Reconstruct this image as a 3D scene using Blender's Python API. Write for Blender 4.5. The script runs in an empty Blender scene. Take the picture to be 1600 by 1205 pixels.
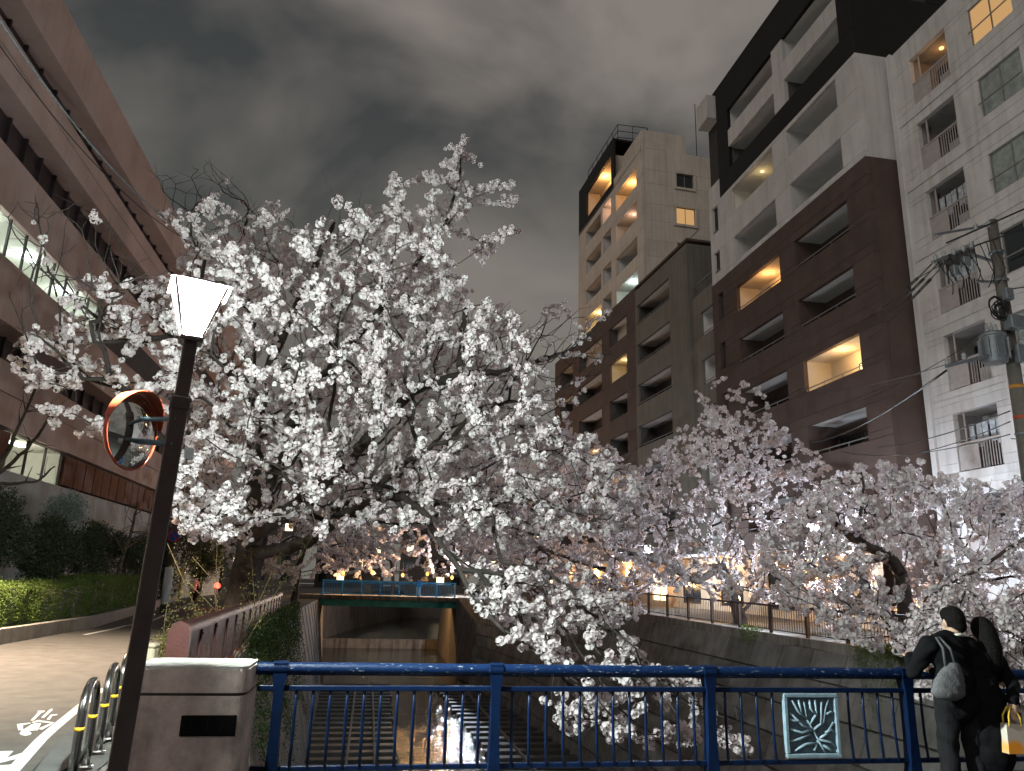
import bpy, bmesh, math, random
import numpy as np
from mathutils import Vector, Matrix

# ------------------------------------------------------------------ camera, world, exposure
SC = bpy.context.scene
COL = SC.collection
R_ = math.radians
CAM_POS = np.array([0.0, 0.0, 1.75])
FPX, PW, PH = 1180.0, 1600.0, 1205.0
PSI, TH, RHO = R_(10.0), R_(14.7), R_(1.6)
_F = np.array([math.sin(PSI) * math.cos(TH), math.cos(PSI) * math.cos(TH), math.sin(TH)])
_R0 = np.array([math.cos(PSI), -math.sin(PSI), 0.0])
_U0 = np.cross(_R0, _F)
_R = math.cos(RHO) * _R0 + math.sin(RHO) * _U0
_U = -math.sin(RHO) * _R0 + math.cos(RHO) * _U0
cam_d = bpy.data.cameras.new('camera')
cam_d.sensor_width = 36.0
cam_d.lens = 36.0 * FPX / PW
cam_d.clip_start = 0.05
cam_d.clip_end = 3000
cam = bpy.data.objects.new('camera', cam_d)
COL.objects.link(cam)
cam.matrix_world = Matrix(((_R[0], _U[0], -_F[0], 0), (_R[1], _U[1], -_F[1], 0), (_R[2], _U[2], -_F[2], 1.75), (0, 0, 0, 1)))
SC.camera = cam

w = bpy.data.worlds.new('World')
SC.world = w
w.use_nodes = True
nt = w.node_tree
nt.nodes.clear()
wo = nt.nodes.new('ShaderNodeOutputWorld')
wb = nt.nodes.new('ShaderNodeBackground')
tc = nt.nodes.new('ShaderNodeTexCoord')
mp = nt.nodes.new('ShaderNodeMapping')
mp.inputs['Scale'].default_value = (1.0, 1.0, 1.6)
mp.inputs['Location'].default_value = (0.35, 0.2, 0.1)
n1 = nt.nodes.new('ShaderNodeTexNoise')
n1.inputs['Scale'].default_value = 2.9
n1.inputs['Detail'].default_value = 5.0
n1.inputs['Roughness'].default_value = 0.48
n1.inputs['Distortion'].default_value = 0.35
cr = nt.nodes.new('ShaderNodeValToRGB')
cr.color_ramp.elements[0].position = 0.38
cr.color_ramp.elements[0].color = (0.026, 0.029, 0.032, 1)
cr.color_ramp.elements[1].position = 0.66
cr.color_ramp.elements[1].color = (0.165, 0.146, 0.133, 1)
# the clouds are lit from the city below: a little paler towards the horizon
sp = nt.nodes.new('ShaderNodeSeparateXYZ')
mr = nt.nodes.new('ShaderNodeMapRange')
mr.inputs['From Min'].default_value = 0.0
mr.inputs['From Max'].default_value = 0.7
mr.inputs['To Min'].default_value = 1.0
mr.inputs['To Max'].default_value = 0.0
mx = nt.nodes.new('ShaderNodeMix')
mx.data_type = 'RGBA'
mx.inputs['B'].default_value = (0.115, 0.115, 0.097, 1)
mm = nt.nodes.new('ShaderNodeMath')
mm.operation = 'MULTIPLY'
mm.inputs[1].default_value = 0.62
L = nt.links.new
L(tc.outputs['Generated'], mp.inputs['Vector'])
L(mp.outputs['Vector'], n1.inputs['Vector'])
L(n1.outputs['Fac'], cr.inputs['Fac'])
L(tc.outputs['Generated'], sp.inputs[0])
L(sp.outputs['Z'], mr.inputs['Value'])
L(mr.outputs['Result'], mm.inputs[0])
L(mm.outputs[0], mx.inputs['Factor'])
L(cr.outputs['Color'], mx.inputs['A'])
L(mx.outputs['Result'], wb.inputs['Color'])
wb.inputs['Strength'].default_value = 0.95
L(wb.outputs[0], wo.inputs[0])

# the faint glow of the city behind the viewer, through cloud
sd = bpy.data.lights.new('city_glow', 'SUN')
sd.energy = 0.40
sd.angle = R_(35)
sd.color = (1.0, 0.93, 0.88)
sun = bpy.data.objects.new('city_glow', sd)
COL.objects.link(sun)
sun.rotation_euler = (R_(60), 0, R_(-44))

vs = SC.view_settings
SC.display_settings.display_device = 'sRGB'
vs.view_transform = 'Standard'
vs.look = 'None'
vs.exposure = 0.6
vs.gamma = 1.0
vs.use_curve_mapping = False
SC.render.engine = 'CYCLES'
SC.cycles.use_denoising = True
SC.cycles.max_bounces = 6
SC.cycles.diffuse_bounces = 3
SC.cycles.transparent_max_bounces = 8
SC.cycles.caustics_reflective = False
SC.cycles.caustics_refractive = False
SC.cycles.sample_clamp_indirect = 4.0

# ------------------------------------------------------------------ helpers
rng = np.random.default_rng(7)
random.seed(7)


def at(px, py, X=None, Y=None, Z=None):
    """point of the place seen at a photo pixel, on the plane X=, Y= or Z="""
    d = _F + _R * (px - PW / 2) / FPX + _U * (PH / 2 - py) / FPX
    if X is not None:
        t = X / d[0]
    elif Y is not None:
        t = Y / d[1]
    else:
        t = (Z - 1.75) / d[2]
    return CAM_POS + d * t


def nodes_of(m):
    m.use_nodes = True
    t = m.node_tree
    return t, t.nodes['Principled BSDF']


MATS = {}


def mat(name, col, rough=0.8, var=0.18, scale=3.0, bump=0.0, bscale=60.0, metal=0.0, streak=0.0, piece=0.0, spec=0.3, col2=None, cscale=None):
    """procedural surface: two-scale colour noise, optional run-off streaks, fine bump, slight difference per piece"""
    if name in MATS:
        return MATS[name]
    m = bpy.data.materials.new(name)
    t, b = nodes_of(m)
    b.inputs['Roughness'].default_value = rough
    b.inputs['Metallic'].default_value = metal
    b.inputs['Specular IOR Level'].default_value = spec
    N = t.nodes.new
    g = N('ShaderNodeNewGeometry')
    n = N('ShaderNodeTexNoise')
    n.inputs['Scale'].default_value = scale
    n.inputs['Detail'].default_value = 6
    n.inputs['Roughness'].default_value = 0.62
    t.links.new(g.outputs['Position'], n.inputs['Vector'])
    r = N('ShaderNodeValToRGB')
    c = np.array(col)
    c2 = np.array(col2) if col2 is not None else None
    lo = c * (1 - var) if c2 is None else c2
    hi = np.minimum(c * (1 + var), 1.0) if c2 is None else c
    r.color_ramp.elements[0].position = 0.32
    r.color_ramp.elements[1].position = 0.68
    r.color_ramp.elements[0].color = (*lo, 1)
    r.color_ramp.elements[1].color = (*hi, 1)
    t.links.new(n.outputs['Fac'], r.inputs['Fac'])
    out = r.outputs['Color']
    if streak > 0:
        mp = N('ShaderNodeMapping')
        mp.inputs['Scale'].default_value = (2.2, 2.2, 0.16)
        t.links.new(g.outputs['Position'], mp.inputs['Vector'])
        s = N('ShaderNodeTexNoise')
        s.inputs['Scale'].default_value = 1.6
        s.inputs['Detail'].default_value = 5
        t.links.new(mp.outputs[0], s.inputs['Vector'])
        sr = N('ShaderNodeMapRange')
        sr.inputs['From Min'].default_value = 0.45
        sr.inputs['From Max'].default_value = 0.75
        sr.inputs['To Min'].default_value = 0.0
        sr.inputs['To Max'].default_value = streak
        t.links.new(s.outputs['Fac'], sr.inputs['Value'])
        x = N('ShaderNodeMix')
        x.data_type = 'RGBA'
        x.blend_type = 'MULTIPLY'
        x.inputs['B'].default_value = (0.25, 0.22, 0.20, 1)
        t.links.new(sr.outputs[0], x.inputs['Factor'])
        t.links.new(out, x.inputs['A'])
        out = x.outputs['Result']
    if piece > 0:
        oi = N('ShaderNodeObjectInfo')
        pr = N('ShaderNodeMapRange')
        pr.inputs['To Min'].default_value = 1 - piece
        pr.inputs['To Max'].default_value = 1 + piece
        t.links.new(oi.outputs['Random'], pr.inputs['Value'])
        hs = N('ShaderNodeHueSaturation')
        t.links.new(pr.outputs[0], hs.inputs['Value'])
        t.links.new(out, hs.inputs['Color'])
        out = hs.outputs['Color']
    t.links.new(out, b.inputs['Base Color'])
    if bump > 0:
        bn = N('ShaderNodeTexNoise')
        bn.inputs['Scale'].default_value = bscale
        bn.inputs['Detail'].default_value = 4
        t.links.new(g.outputs['Position'], bn.inputs['Vector'])
        bp = N('ShaderNodeBump')
        bp.inputs['Strength'].default_value = min(1.0, bump)
        bp.inputs['Distance'].default_value = 0.02
        t.links.new(bn.outputs['Fac'], bp.inputs['Height'])
        t.links.new(bp.outputs[0], b.inputs['Normal'])
    MATS[name] = m
    return m


def emit(name, col, strength):
    if name in MATS:
        return MATS[name]
    m = bpy.data.materials.new(name)
    m.use_nodes = True
    t = m.node_tree
    t.nodes.clear()
    o = t.nodes.new('ShaderNodeOutputMaterial')
    e = t.nodes.new('ShaderNodeEmission')
    e.inputs['Color'].default_value = (*col, 1)
    e.inputs['Strength'].default_value = strength
    t.links.new(e.outputs[0], o.inputs[0])
    MATS[name] = m
    return m


def lit_glass(name, col, strength, trans):
    """frosted pane of a lit lantern or window: glows and lets light through"""
    if name in MATS:
        return MATS[name]
    m = bpy.data.materials.new(name)
    m.use_nodes = True
    t = m.node_tree
    t.nodes.clear()
    o = t.nodes.new('ShaderNodeOutputMaterial')
    e = t.nodes.new('ShaderNodeEmission')
    e.inputs['Color'].default_value = (*col, 1)
    e.inputs['Strength'].default_value = strength
    tr = t.nodes.new('ShaderNodeBsdfTransparent')
    mx = t.nodes.new('ShaderNodeMixShader')
    mx.inputs[0].default_value = trans
    t.links.new(e.outputs[0], mx.inputs[1])
    t.links.new(tr.outputs[0], mx.inputs[2])
    t.links.new(mx.outputs[0], o.inputs[0])
    MATS[name] = m
    return m


def leafy(name, col, col2, trans=0.3, rough=0.6):
    """petals and leaves: diffuse plus light coming through, tint varied per clump by the mesh attribute 'tint'"""
    if name in MATS:
        return MATS[name]
    m = bpy.data.materials.new(name)
    t, b = nodes_of(m)
    N = t.nodes.new
    a = N('ShaderNodeAttribute')
    a.attribute_name = 'tint'
    x = N('ShaderNodeMix')
    x.data_type = 'RGBA'
    x.inputs['A'].default_value = (*col, 1)
    x.inputs['B'].default_value = (*col2, 1)
    t.links.new(a.outputs['Fac'], x.inputs['Factor'])
    b.inputs['Roughness'].default_value = rough
    b.inputs['Specular IOR Level'].default_value = 0.2
    t.links.new(x.outputs['Result'], b.inputs['Base Color'])
    tl = N('ShaderNodeBsdfTranslucent')
    t.links.new(x.outputs['Result'], tl.inputs['Color'])
    ms = N('ShaderNodeMixShader')
    ms.inputs[0].default_value = trans
    o = t.nodes['Material Output']
    t.links.new(b.outputs[0], ms.inputs[1])
    t.links.new(tl.outputs[0], ms.inputs[2])
    t.links.new(ms.outputs[0], o.inputs[0])
    MATS[name] = m
    return m


class MB:
    """collects shapes; build() links them as one mesh object. off = world position of the parent's origin."""

    def __init__(s, off=(0, 0, 0)):
        s.v, s.f, s.off = [], [], np.array(off, float)

    def add(s, v, f):
        n = len(s.v)
        s.v.extend([tuple(p) for p in v])
        s.f.extend([tuple(i + n for i in q) for q in f])
        return s

    def box(s, x0, x1, y0, y1, z0, z1, M=None):
        v = [(x, y, z) for z in (z0, z1) for y in (y0, y1) for x in (x0, x1)]
        if M is not None:
            v = [tuple(M @ Vector(p)) for p in v]
        return s.add(v, [(0, 2, 3, 1), (4, 5, 7, 6), (0, 1, 5, 4), (2, 6, 7, 3), (0, 4, 6, 2), (1, 3, 7, 5)])

    def cbox(s, x0, x1, y0, y1, z0, z1, c=0.01, M=None):
        """box with chamfered vertical and horizontal edges"""
        v, f = [], []
        xs, ys, zs = (x0, x1), (y0, y1), (z0, z1)
        idx = {}
        for i in (0, 1):
            for j in (0, 1):
                for k in (0, 1):
                    sx, sy, sz = (1 - 2 * i), (1 - 2 * j), (1 - 2 * k)
                    for a in range(3):
                        p = [xs[i] + (c * sx if a != 0 else 0), ys[j] + (c * sy if a != 1 else 0), zs[k] + (c * sz if a != 2 else 0)]
                        idx[i, j, k, a] = len(v)
                        v.append(p)
        I = idx
        for i in (0, 1):
            f.append([I[i, 0, 0, 0], I[i, 1, 0, 0], I[i, 1, 1, 0], I[i, 0, 1, 0]])
            f.append([I[0, i, 0, 1], I[1, i, 0, 1], I[1, i, 1, 1], I[0, i, 1, 1]])
            f.append([I[0, 0, i, 2], I[1, 0, i, 2], I[1, 1, i, 2], I[0, 1, i, 2]])
            for j in (0, 1):
                f.append([I[i, j, 0, 0], I[i, j, 1, 0], I[i, j, 1, 1], I[i, j, 0, 1]])
                f.append([I[i, 0, j, 0], I[i, 1, j, 0], I[i, 1, j, 2], I[i, 0, j, 2]])
                f.append([I[0, i, j, 1], I[1, i, j, 1], I[1, i, j, 2], I[0, i, j, 2]])
                for k in (0, 1):
                    f.append([I[i, j, k, 0], I[i, j, k, 1], I[i, j, k, 2]])
        if M is not None:
            v = [tuple(M @ Vector(p)) for p in v]
        return s.add(v, f)

    def tube(s, pts, rad, n=8, caps=True, squash=None):
        pts = np.array(pts, float)
        k = len(pts)
        if np.isscalar(rad):
            rad = [rad] * k
        T = np.gradient(pts, axis=0)
        T /= np.maximum(np.linalg.norm(T, axis=1, keepdims=True), 1e-9)
        ref = np.array([0, 0, 1.0]) if abs(T[0][2]) < 0.9 else np.array([1.0, 0, 0])
        v = []
        for i in range(k):
            a = np.cross(T[i], ref)
            a /= max(np.linalg.norm(a), 1e-9)
            b = np.cross(a, T[i])
            ref = b
            for j in range(n):
                q = 2 * math.pi * (j + 0.5) / n
                v.append(pts[i] + rad[i] * (math.cos(q) * a + math.sin(q) * b))
        f = [(i * n + j, i * n + (j + 1) % n, (i + 1) * n + (j + 1) % n, (i + 1) * n + j) for i in range(k - 1) for j in range(n)]
        if caps:
            f.append(tuple(range(n - 1, -1, -1)))
            f.append(tuple((k - 1) * n + j for j in range(n)))
        return s.add(v, f)

    def lathe(s, prof, n=16, c=(0, 0, 0), M=None):
        """profile of (radius, z) pairs turned round the vertical through c"""
        v = [(c[0] + r * math.cos(2 * math.pi * j / n), c[1] + r * math.sin(2 * math.pi * j / n), c[2] + z) for r, z in prof for j in range(n)]
        if M is not None:
            v = [tuple(M @ Vector(p)) for p in v]
        f = [(i * n + j, i * n + (j + 1) % n, (i + 1) * n + (j + 1) % n, (i + 1) * n + j) for i in range(len(prof) - 1) for j in range(n)]
        f.append(tuple(range(n - 1, -1, -1)))
        f.append(tuple((len(prof) - 1) * n + j for j in range(n)))
        return s.add(v, f)

    def ball(s, c, r, n=10, M=None):
        if np.isscalar(r):
            r = (r, r, r)
        v, f = [], []
        h = max(4, n // 2 + 1)
        for i in range(h + 1):
            a = math.pi * i / h
            for j in range(n):
                b = 2 * math.pi * j / n
                p = Vector((r[0] * math.sin(a) * math.cos(b), r[1] * math.sin(a) * math.sin(b), r[2] * math.cos(a)))
                if M is not None:
                    p = M @ p
                v.append((c[0] + p[0], c[1] + p[1], c[2] + p[2]))
        for i in range(h):
            for j in range(n):
                f.append((i * n + j, (i + 1) * n + j, (i + 1) * n + (j + 1) % n, i * n + (j + 1) % n))
        return s.add(v, f)

    def prism(s, poly, h, axis='z', base=0.0):
        """polygon (2-D points) pushed along an axis from base by h"""
        n = len(poly)

        def q(p, d):
            return (p[0], p[1], d) if axis == 'z' else ((p[0], d, p[1]) if axis == 'y' else (d, p[0], p[1]))
        v = [q(p, base) for p in poly] + [q(p, base + h) for p in poly]
        f = [tuple(range(n - 1, -1, -1)), tuple(range(n, 2 * n))] + [(i, (i + 1) % n, n + (i + 1) % n, n + i) for i in range(n)]
        return s.add(v, f)

    def build(s, name, m, parent=None, smooth=False):
        me = bpy.data.meshes.new(name)
        v = np.array(s.v, float) - s.off
        me.from_pydata(v.tolist(), [], s.f)
        bm = bmesh.new()
        bm.from_mesh(me)
        bmesh.ops.recalc_face_normals(bm, faces=bm.faces)
        bm.to_mesh(me)
        bm.free()
        me.materials.append(m)
        if smooth:
            me.polygons.foreach_set('use_smooth', [True] * len(me.polygons))
            if smooth == 'auto':
                me.set_sharp_from_angle(angle=R_(35))
        o = bpy.data.objects.new(name, me)
        COL.objects.link(o)
        o.parent = parent
        return o


def raw(name, v, tris, m, parent=None, tint=None, smooth=False):
    """fast mesh from numpy arrays"""
    me = bpy.data.meshes.new(name)
    v = np.ascontiguousarray(v, dtype=np.float32)
    k = tris.shape[1]
    tris = np.ascontiguousarray(tris, dtype=np.int32)
    me.vertices.add(len(v))
    me.vertices.foreach_set('co', v.ravel())
    me.loops.add(tris.size)
    me.loops.foreach_set('vertex_index', tris.ravel())
    me.polygons.add(len(tris))
    me.polygons.foreach_set('loop_start', np.arange(0, tris.size, k, dtype=np.int32))
    if smooth:
        me.polygons.foreach_set('use_smooth', np.ones(len(tris), dtype=bool))
    me.update(calc_edges=True)
    if tint is not None:
        a = me.attributes.new('tint', 'FLOAT', 'POINT')
        a.data.foreach_set('value', np.ascontiguousarray(tint, dtype=np.float32))
    me.materials.append(m)
    o = bpy.data.objects.new(name, me)
    COL.objects.link(o)
    o.parent = parent
    return o


def tag(o, label=None, cat=None, group=None, kind=None):
    if label:
        o['label'] = label
    if cat:
        o['category'] = cat
    if group:
        o['group'] = group
    if kind:
        o['kind'] = kind
    return o


def thing(name, loc, label, cat, group=None, rotz=0.0):
    o = bpy.data.objects.new(name, None)
    o.empty_display_size = 0.2
    COL.objects.link(o)
    o.location = loc
    o.rotation_euler = (0, 0, rotz)
    return tag(o, label, cat, group)


def copy_tree(o, parent=None):
    c = o.copy()
    COL.objects.link(c)
    c.parent = parent
    for ch in [q for q in bpy.data.objects if q.parent == o]:
        copy_tree(ch, c)
    return c


def again(o, parent, loc=None):
    """another piece sharing o's mesh"""
    c = o.copy()
    COL.objects.link(c)
    c.parent = parent
    if loc is not None:
        c.location = loc
    return c


def lamp(name, loc, power, col, radius, parent=None, spot=None):
    d = bpy.data.lights.new(name, 'POINT')
    d.energy = power
    d.color = col
    d.shadow_soft_size = radius
    o = bpy.data.objects.new(name, d)
    COL.objects.link(o)
    o.location = loc
    o.parent = parent
    return o


def interp(poly, y):
    ys = [p[0] for p in poly]
    return float(np.interp(y, ys, [p[1] for p in poly]))


def rotm(n, r):
    """n random rotation matrices"""
    q = r.normal(size=(n, 4))
    q /= np.linalg.norm(q, axis=1, keepdims=True)
    a, b, c, d = q.T
    return np.stack([np.stack([1 - 2 * (c * c + d * d), 2 * (b * c - a * d), 2 * (b * d + a * c)], 1),
                     np.stack([2 * (b * c + a * d), 1 - 2 * (b * b + d * d), 2 * (c * d - a * b)], 1),
                     np.stack([2 * (b * d - a * c), 2 * (c * d + a * b), 1 - 2 * (b * b + c * c)], 1)], 1)


def scatter(tv, tf, pos, scale, r):
    """copies of one or more template shapes (lists) at pos; returns verts, faces, per-vertex tint"""
    V, Fa, Ti = [], [], []
    base = 0
    which = r.integers(0, len(tv), len(pos))
    for k in range(len(tv)):
        p = pos[which == k]
        if not len(p):
            continue
        s = scale[which == k]
        M = rotm(len(p), r)
        v = np.einsum('nij,vj->nvi', M, tv[k]) * s[:, None, None] + p[:, None, :]
        nv = tv[k].shape[0]
        fa = tf[k][None] + (np.arange(len(p)) * nv)[:, None, None] + base
        V.append(v.reshape(-1, 3))
        Fa.append(fa.reshape(-1, tf[k].shape[1]))
        Ti.append(np.repeat(r.random(len(p)), nv))
        base += nv * len(p)
    return np.concatenate(V), np.concatenate(Fa), np.concatenate(Ti)
# ------------------------------------------------------------------ the setting
WZ, WZ2 = -6.0, -5.0
LT = [(-40, -2.3), (8, -2.3), (12, -2.45), (37, -3.8), (72, -4.3), (95, -5.0), (125, 0.0), (160, 9.0), (200, 22.0), (260, 45.0)]
LB = [(-40, -1.2), (8, -1.2), (20, -1.5), (35, -1.9), (66, -2.9), (72, -3.4), (95, -4.7), (125, 0.4), (160, 9.4), (200, 22.4), (260, 45.4)]
RT = [(-40, 13.0), (22, 13.0), (40, 12.1), (60, 9.6), (71, 8.3), (95, 9.0), (125, 15.0), (160, 25.0), (200, 40.0), (260, 64.0)]
RB = [(-40, 10.2), (35, 10.2), (50, 9.4), (68, 7.9), (95, 8.4), (125, 14.6), (160, 24.6), (200, 39.6), (260, 63.6)]
RZ = [(-40, 0.05), (5, 0.05), (9, 0.3), (22, 0.35), (40, 0.66), (71, 0.4), (260, 0.4)]
ys = sorted(set(list(np.arange(-40, 9, 8)) + list(np.arange(8, 96, 3)) + list(np.arange(95, 261, 8)) + [95]))

ground_m = mat('soil_and_paving', (0.07, 0.066, 0.06), 0.9, 0.3, 1.2, 0.4, 30)
quay_m = mat('quay_paving', (0.16, 0.145, 0.13), 0.85, 0.2, 1.5, 0.3, 40)
asphalt = mat('asphalt', (0.095, 0.086, 0.080), 0.82, 0.22, 2.5, 0.9, 140, spec=0.35)
pave_m = mat('pavement_slabs', (0.075, 0.075, 0.075), 0.85, 0.2, 4, 0.4, 80)
concrete = mat('grey_concrete', (0.26, 0.24, 0.22), 0.85, 0.2, 2.0, 0.5, 50, streak=0.75)
dark_conc = mat('wet_stained_concrete', (0.135, 0.12, 0.108), 0.75, 0.25, 1.4, 0.5, 30, streak=0.9)
block_m = mat('wall_block_concrete', (0.185, 0.18, 0.172), 0.85, 0.3, 1.3, 0.6, 40, streak=0.35, piece=0.22)
white_paint = mat('road_paint', (0.72, 0.72, 0.70), 0.7, 0.3, 14, 0.3, 120, col2=(0.42, 0.42, 0.41))

gb = MB()
for a, b in zip(ys[:-1], ys[1:]):
    la, lb, ra, rb = interp(LT, a), interp(LT, b), interp(RT, a), interp(RT, b)
    za, zb = interp(RZ, a), interp(RZ, b)
    gb.add([(-600, a, -0.03), (la - 0.05, a, -0.03), (lb - 0.05, b, -0.03), (-600, b, -0.03)], [(0, 1, 2, 3)])
    gb.add([(ra + 0.05, a, za), (600, a, za), (600, b, zb), (rb + 0.05, b, zb)], [(0, 1, 2, 3)])
gb.add([(-600, 260, -0.03), (600, 260, 0.3), (600, 1500, 0.3), (-600, 1500, 0)], [(0, 1, 2, 3)])
gb.add([(-600, -300, -0.03), (600, -300, -0.03), (600, -40, -0.03), (-600, -40, -0.03)], [(0, 1, 2, 3)])
tag(gb.build('ground', ground_m), kind='structure')

RR = [(-40, -2.7), (8, -2.84), (9.7, -3.2), (13.2, -3.75), (22, -4.7), (32, -5.4), (45, -6.6), (70, -9.0), (110, -13.5)]   # road edge by the canal
RL = [(-40, -8.7), (21, -8.6), (28, -8.7), (38, -10.05), (50, -11.8), (70, -15.0), (110, -21.0)]
rb_ = MB()
yy = list(np.arange(-40, 111, 3))
for a, b in zip(yy[:-1], yy[1:]):
    rb_.add([(interp(RL, a), a, 0.0), (interp(RR, a), a, 0.0), (interp(RR, b), b, 0.0), (interp(RL, b), b, 0.0)], [(0, 1, 2, 3)])
tag(rb_.build('road', asphalt), kind='structure')
pb = MB()
yy = [-40, -3] + list(np.arange(0, 13, 1.0))
for a, b in zip(yy[:-1], yy[1:]):
    pb.add([(interp(RR, a) + 0.02, a, 0.004), (interp(LT, a) - 0.3, a, 0.004), (interp(LT, b) - 0.3, b, 0.004), (interp(RR, b) + 0.02, b, 0.004)], [(0, 1, 2, 3)])
tag(pb.build('pavement', pave_m), kind='structure')

# painted markings
def line_strip(name, pts, wid, z=0.004):
    b = MB()
    pts = np.array(pts, float)
    T = np.gradient(pts, axis=0)
    T /= np.linalg.norm(T, axis=1, keepdims=True)
    for i in range(len(pts) - 1):
        n0 = np.array([-T[i][1], T[i][0]]) * wid / 2
        n1 = np.array([-T[i + 1][1], T[i + 1][0]]) * wid / 2
        q = [pts[i] + n0, pts[i] - n0, pts[i + 1] - n1, pts[i + 1] + n1]
        b.add([(p[0], p[1], z) for p in q], [(0, 1, 2, 3)])
    return tag(b.build(name, white_paint), kind='structure')


ywl = list(np.arange(2, 13.6, 0.5))
line_strip('road_edge_line', [(interp(RR, y) - 0.16, y) for y in ywl], 0.12)
line_strip('road_side_line', [(interp(RL, y) + (0.75 if y < 30 else 1.2), y) for y in np.arange(24.6, 52, 1.5)], 0.14)


def ground_marks(name, polys, z=0.0045):
    b = MB()
    for pl in polys:
        w_ = [at(x / 6.667, 1040 + y / 6.667, Z=0.0) for x, y in pl]
        b.add([(p[0], p[1], z) for p in w_], [tuple(range(len(w_)))])
    return tag(b.build(name, white_paint), kind='structure')


head = [(265 + 62 * math.cos(a), 710 + 24 * math.sin(a)) for a in np.linspace(0, 2 * math.pi, 18)[:-1]]
ground_marks('road_pictogram', [
    head,
    [(205, 688), (270, 655), (318, 622), (372, 602), (430, 604), (412, 640), (392, 680), (300, 684)],
    [(175, 615), (310, 598), (325, 606), (238, 626), (240, 668), (190, 680)],
    [(325, 596), (400, 570), (440, 578), (565, 596), (552, 606), (440, 596), (400, 586), (345, 602)],
    [(522, 608), (556, 607), (440, 672), (405, 668), (418, 652)],
    [(390, 476), (465, 474), (462, 488), (432, 494), (350, 577), (316, 577), (398, 490)],
    [(524, 456), (550, 456), (546, 468), (456, 550), (428, 546)],
    [(528, 514), (600, 510), (592, 521), (548, 526), (516, 568), (484, 566)]])
ground_marks('road_lettering', [
    [(-60, 900), (140, 895), (70, 965), (215, 920), (252, 918), (215, 965), (-60, 1035)],
    [(-60, 1048), (130, 1036), (60, 1110), (-60, 1135)]])

# canal water, two levels with a weir between
water = bpy.data.materials.new('canal_water')
t, b = nodes_of(water)
b.inputs['Base Color'].default_value = (0.006, 0.007, 0.007, 1)
b.inputs['Roughness'].default_value = 0.045
b.inputs['IOR'].default_value = 1.33
b.inputs['Specular IOR Level'].default_value = 0.6
g = t.nodes.new('ShaderNodeNewGeometry')
mpn = t.nodes.new('ShaderNodeMapping')
mpn.inputs['Scale'].default_value = (1.0, 1.0, 1.0)
nn = t.nodes.new('ShaderNodeTexNoise')
nn.inputs['Scale'].default_value = 2.6
nn.inputs['Detail'].default_value = 3
nn.inputs['Roughness'].default_value = 0.6
bp = t.nodes.new('ShaderNodeBump')
bp.inputs['Strength'].default_value = 0.55
bp.inputs['Distance'].default_value = 0.13
t.links.new(g.outputs['Position'], mpn.inputs[0])
t.links.new(mpn.outputs[0], nn.inputs['Vector'])
t.links.new(nn.outputs['Fac'], bp.inputs['Height'])
t.links.new(bp.outputs[0], b.inputs['Normal'])
wbm = MB()
wbm.add([(-8, -40, WZ), (16, -40, WZ), (16, 95, WZ), (-8, 95, WZ)], [(0, 1, 2, 3)])
wbm.add([(-8, 95, WZ2), (80, 95, WZ2), (80, 262, WZ2), (-8, 262, WZ2)], [(0, 1, 2, 3)])
tag(wbm.build('canal_water', water), kind='structure')
wr = MB().box(-6, 10.5, 94.8, 95.3, WZ - 1, WZ2 + 0.03)
tag(wr.build('weir', dark_conc), 'dark stained concrete weir across the canal beyond the far bridge', 'weir')
bedm = mat('riverbed_concrete', (0.05, 0.048, 0.044), 0.5, 0.3, 3, 0.4, 30, spec=0.5, piece=0.2)

# the canal walls
def wall_strip(top, toe, ztop, sgn, off):
    mb = MB(off)
    for a, b in zip(ys[:-1], ys[1:]):
        q = []
        for y in (a, b):
            q.append((interp(toe, y), y, -6.6))
            q.append((interp(top, y), y, ztop(y)))
            q.append((interp(top, y) + sgn * 0.6, y, ztop(y)))
        mb.add([q[0], q[1], q[4], q[3]], [(0, 1, 2, 3)])
        mb.add([q[1], q[2], q[5], q[4]], [(0, 1, 2, 3)])
    return mb


lw = thing('canal_wall', (-2.4, 8, -6), 'tall stained concrete canal wall below the red-brown fence', 'wall')
wall_strip(LT, LB, lambda y: -0.05, -1, (-2.4, 8, -6)).build('wall_face', dark_conc, lw)
mb = MB((-2.4, 8, -6))
for k in range(20):                      # cast seams standing a little proud
    y = 10 + 3.1 * k
    x0, x1 = interp(LB, y) + 0.02, interp(LT, y) + 0.02
    mb.add([(x0, y, -6.5), (x0, y + 0.05, -6.5), (x1, y + 0.05, -0.1), (x1, y, -0.1), (x0 + 0.03, y, -6.5), (x0 + 0.03, y + 0.05, -6.5), (x1 + 0.03, y + 0.05, -0.1), (x1 + 0.03, y, -0.1)],
           [(4, 5, 6, 7), (0, 4, 7, 3), (1, 2, 6, 5), (3, 7, 6, 2)])
mb.build('seams', concrete, lw)
rw = thing('canal_wall', (13, 8, -6), 'long grey block-built canal wall under the dark bar fence', 'wall')
wall_strip(RT, RB, lambda y: interp(RZ, y) - 0.04, 1, (13, 8, -6)).build('wall_face', dark_conc, rw)
unit = MB().cbox(-0.5, 0.5, -0.5, 0.5, -0.5, 0.5, 0.02).build('block', block_m, rw)
first = True
NC = 8
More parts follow.
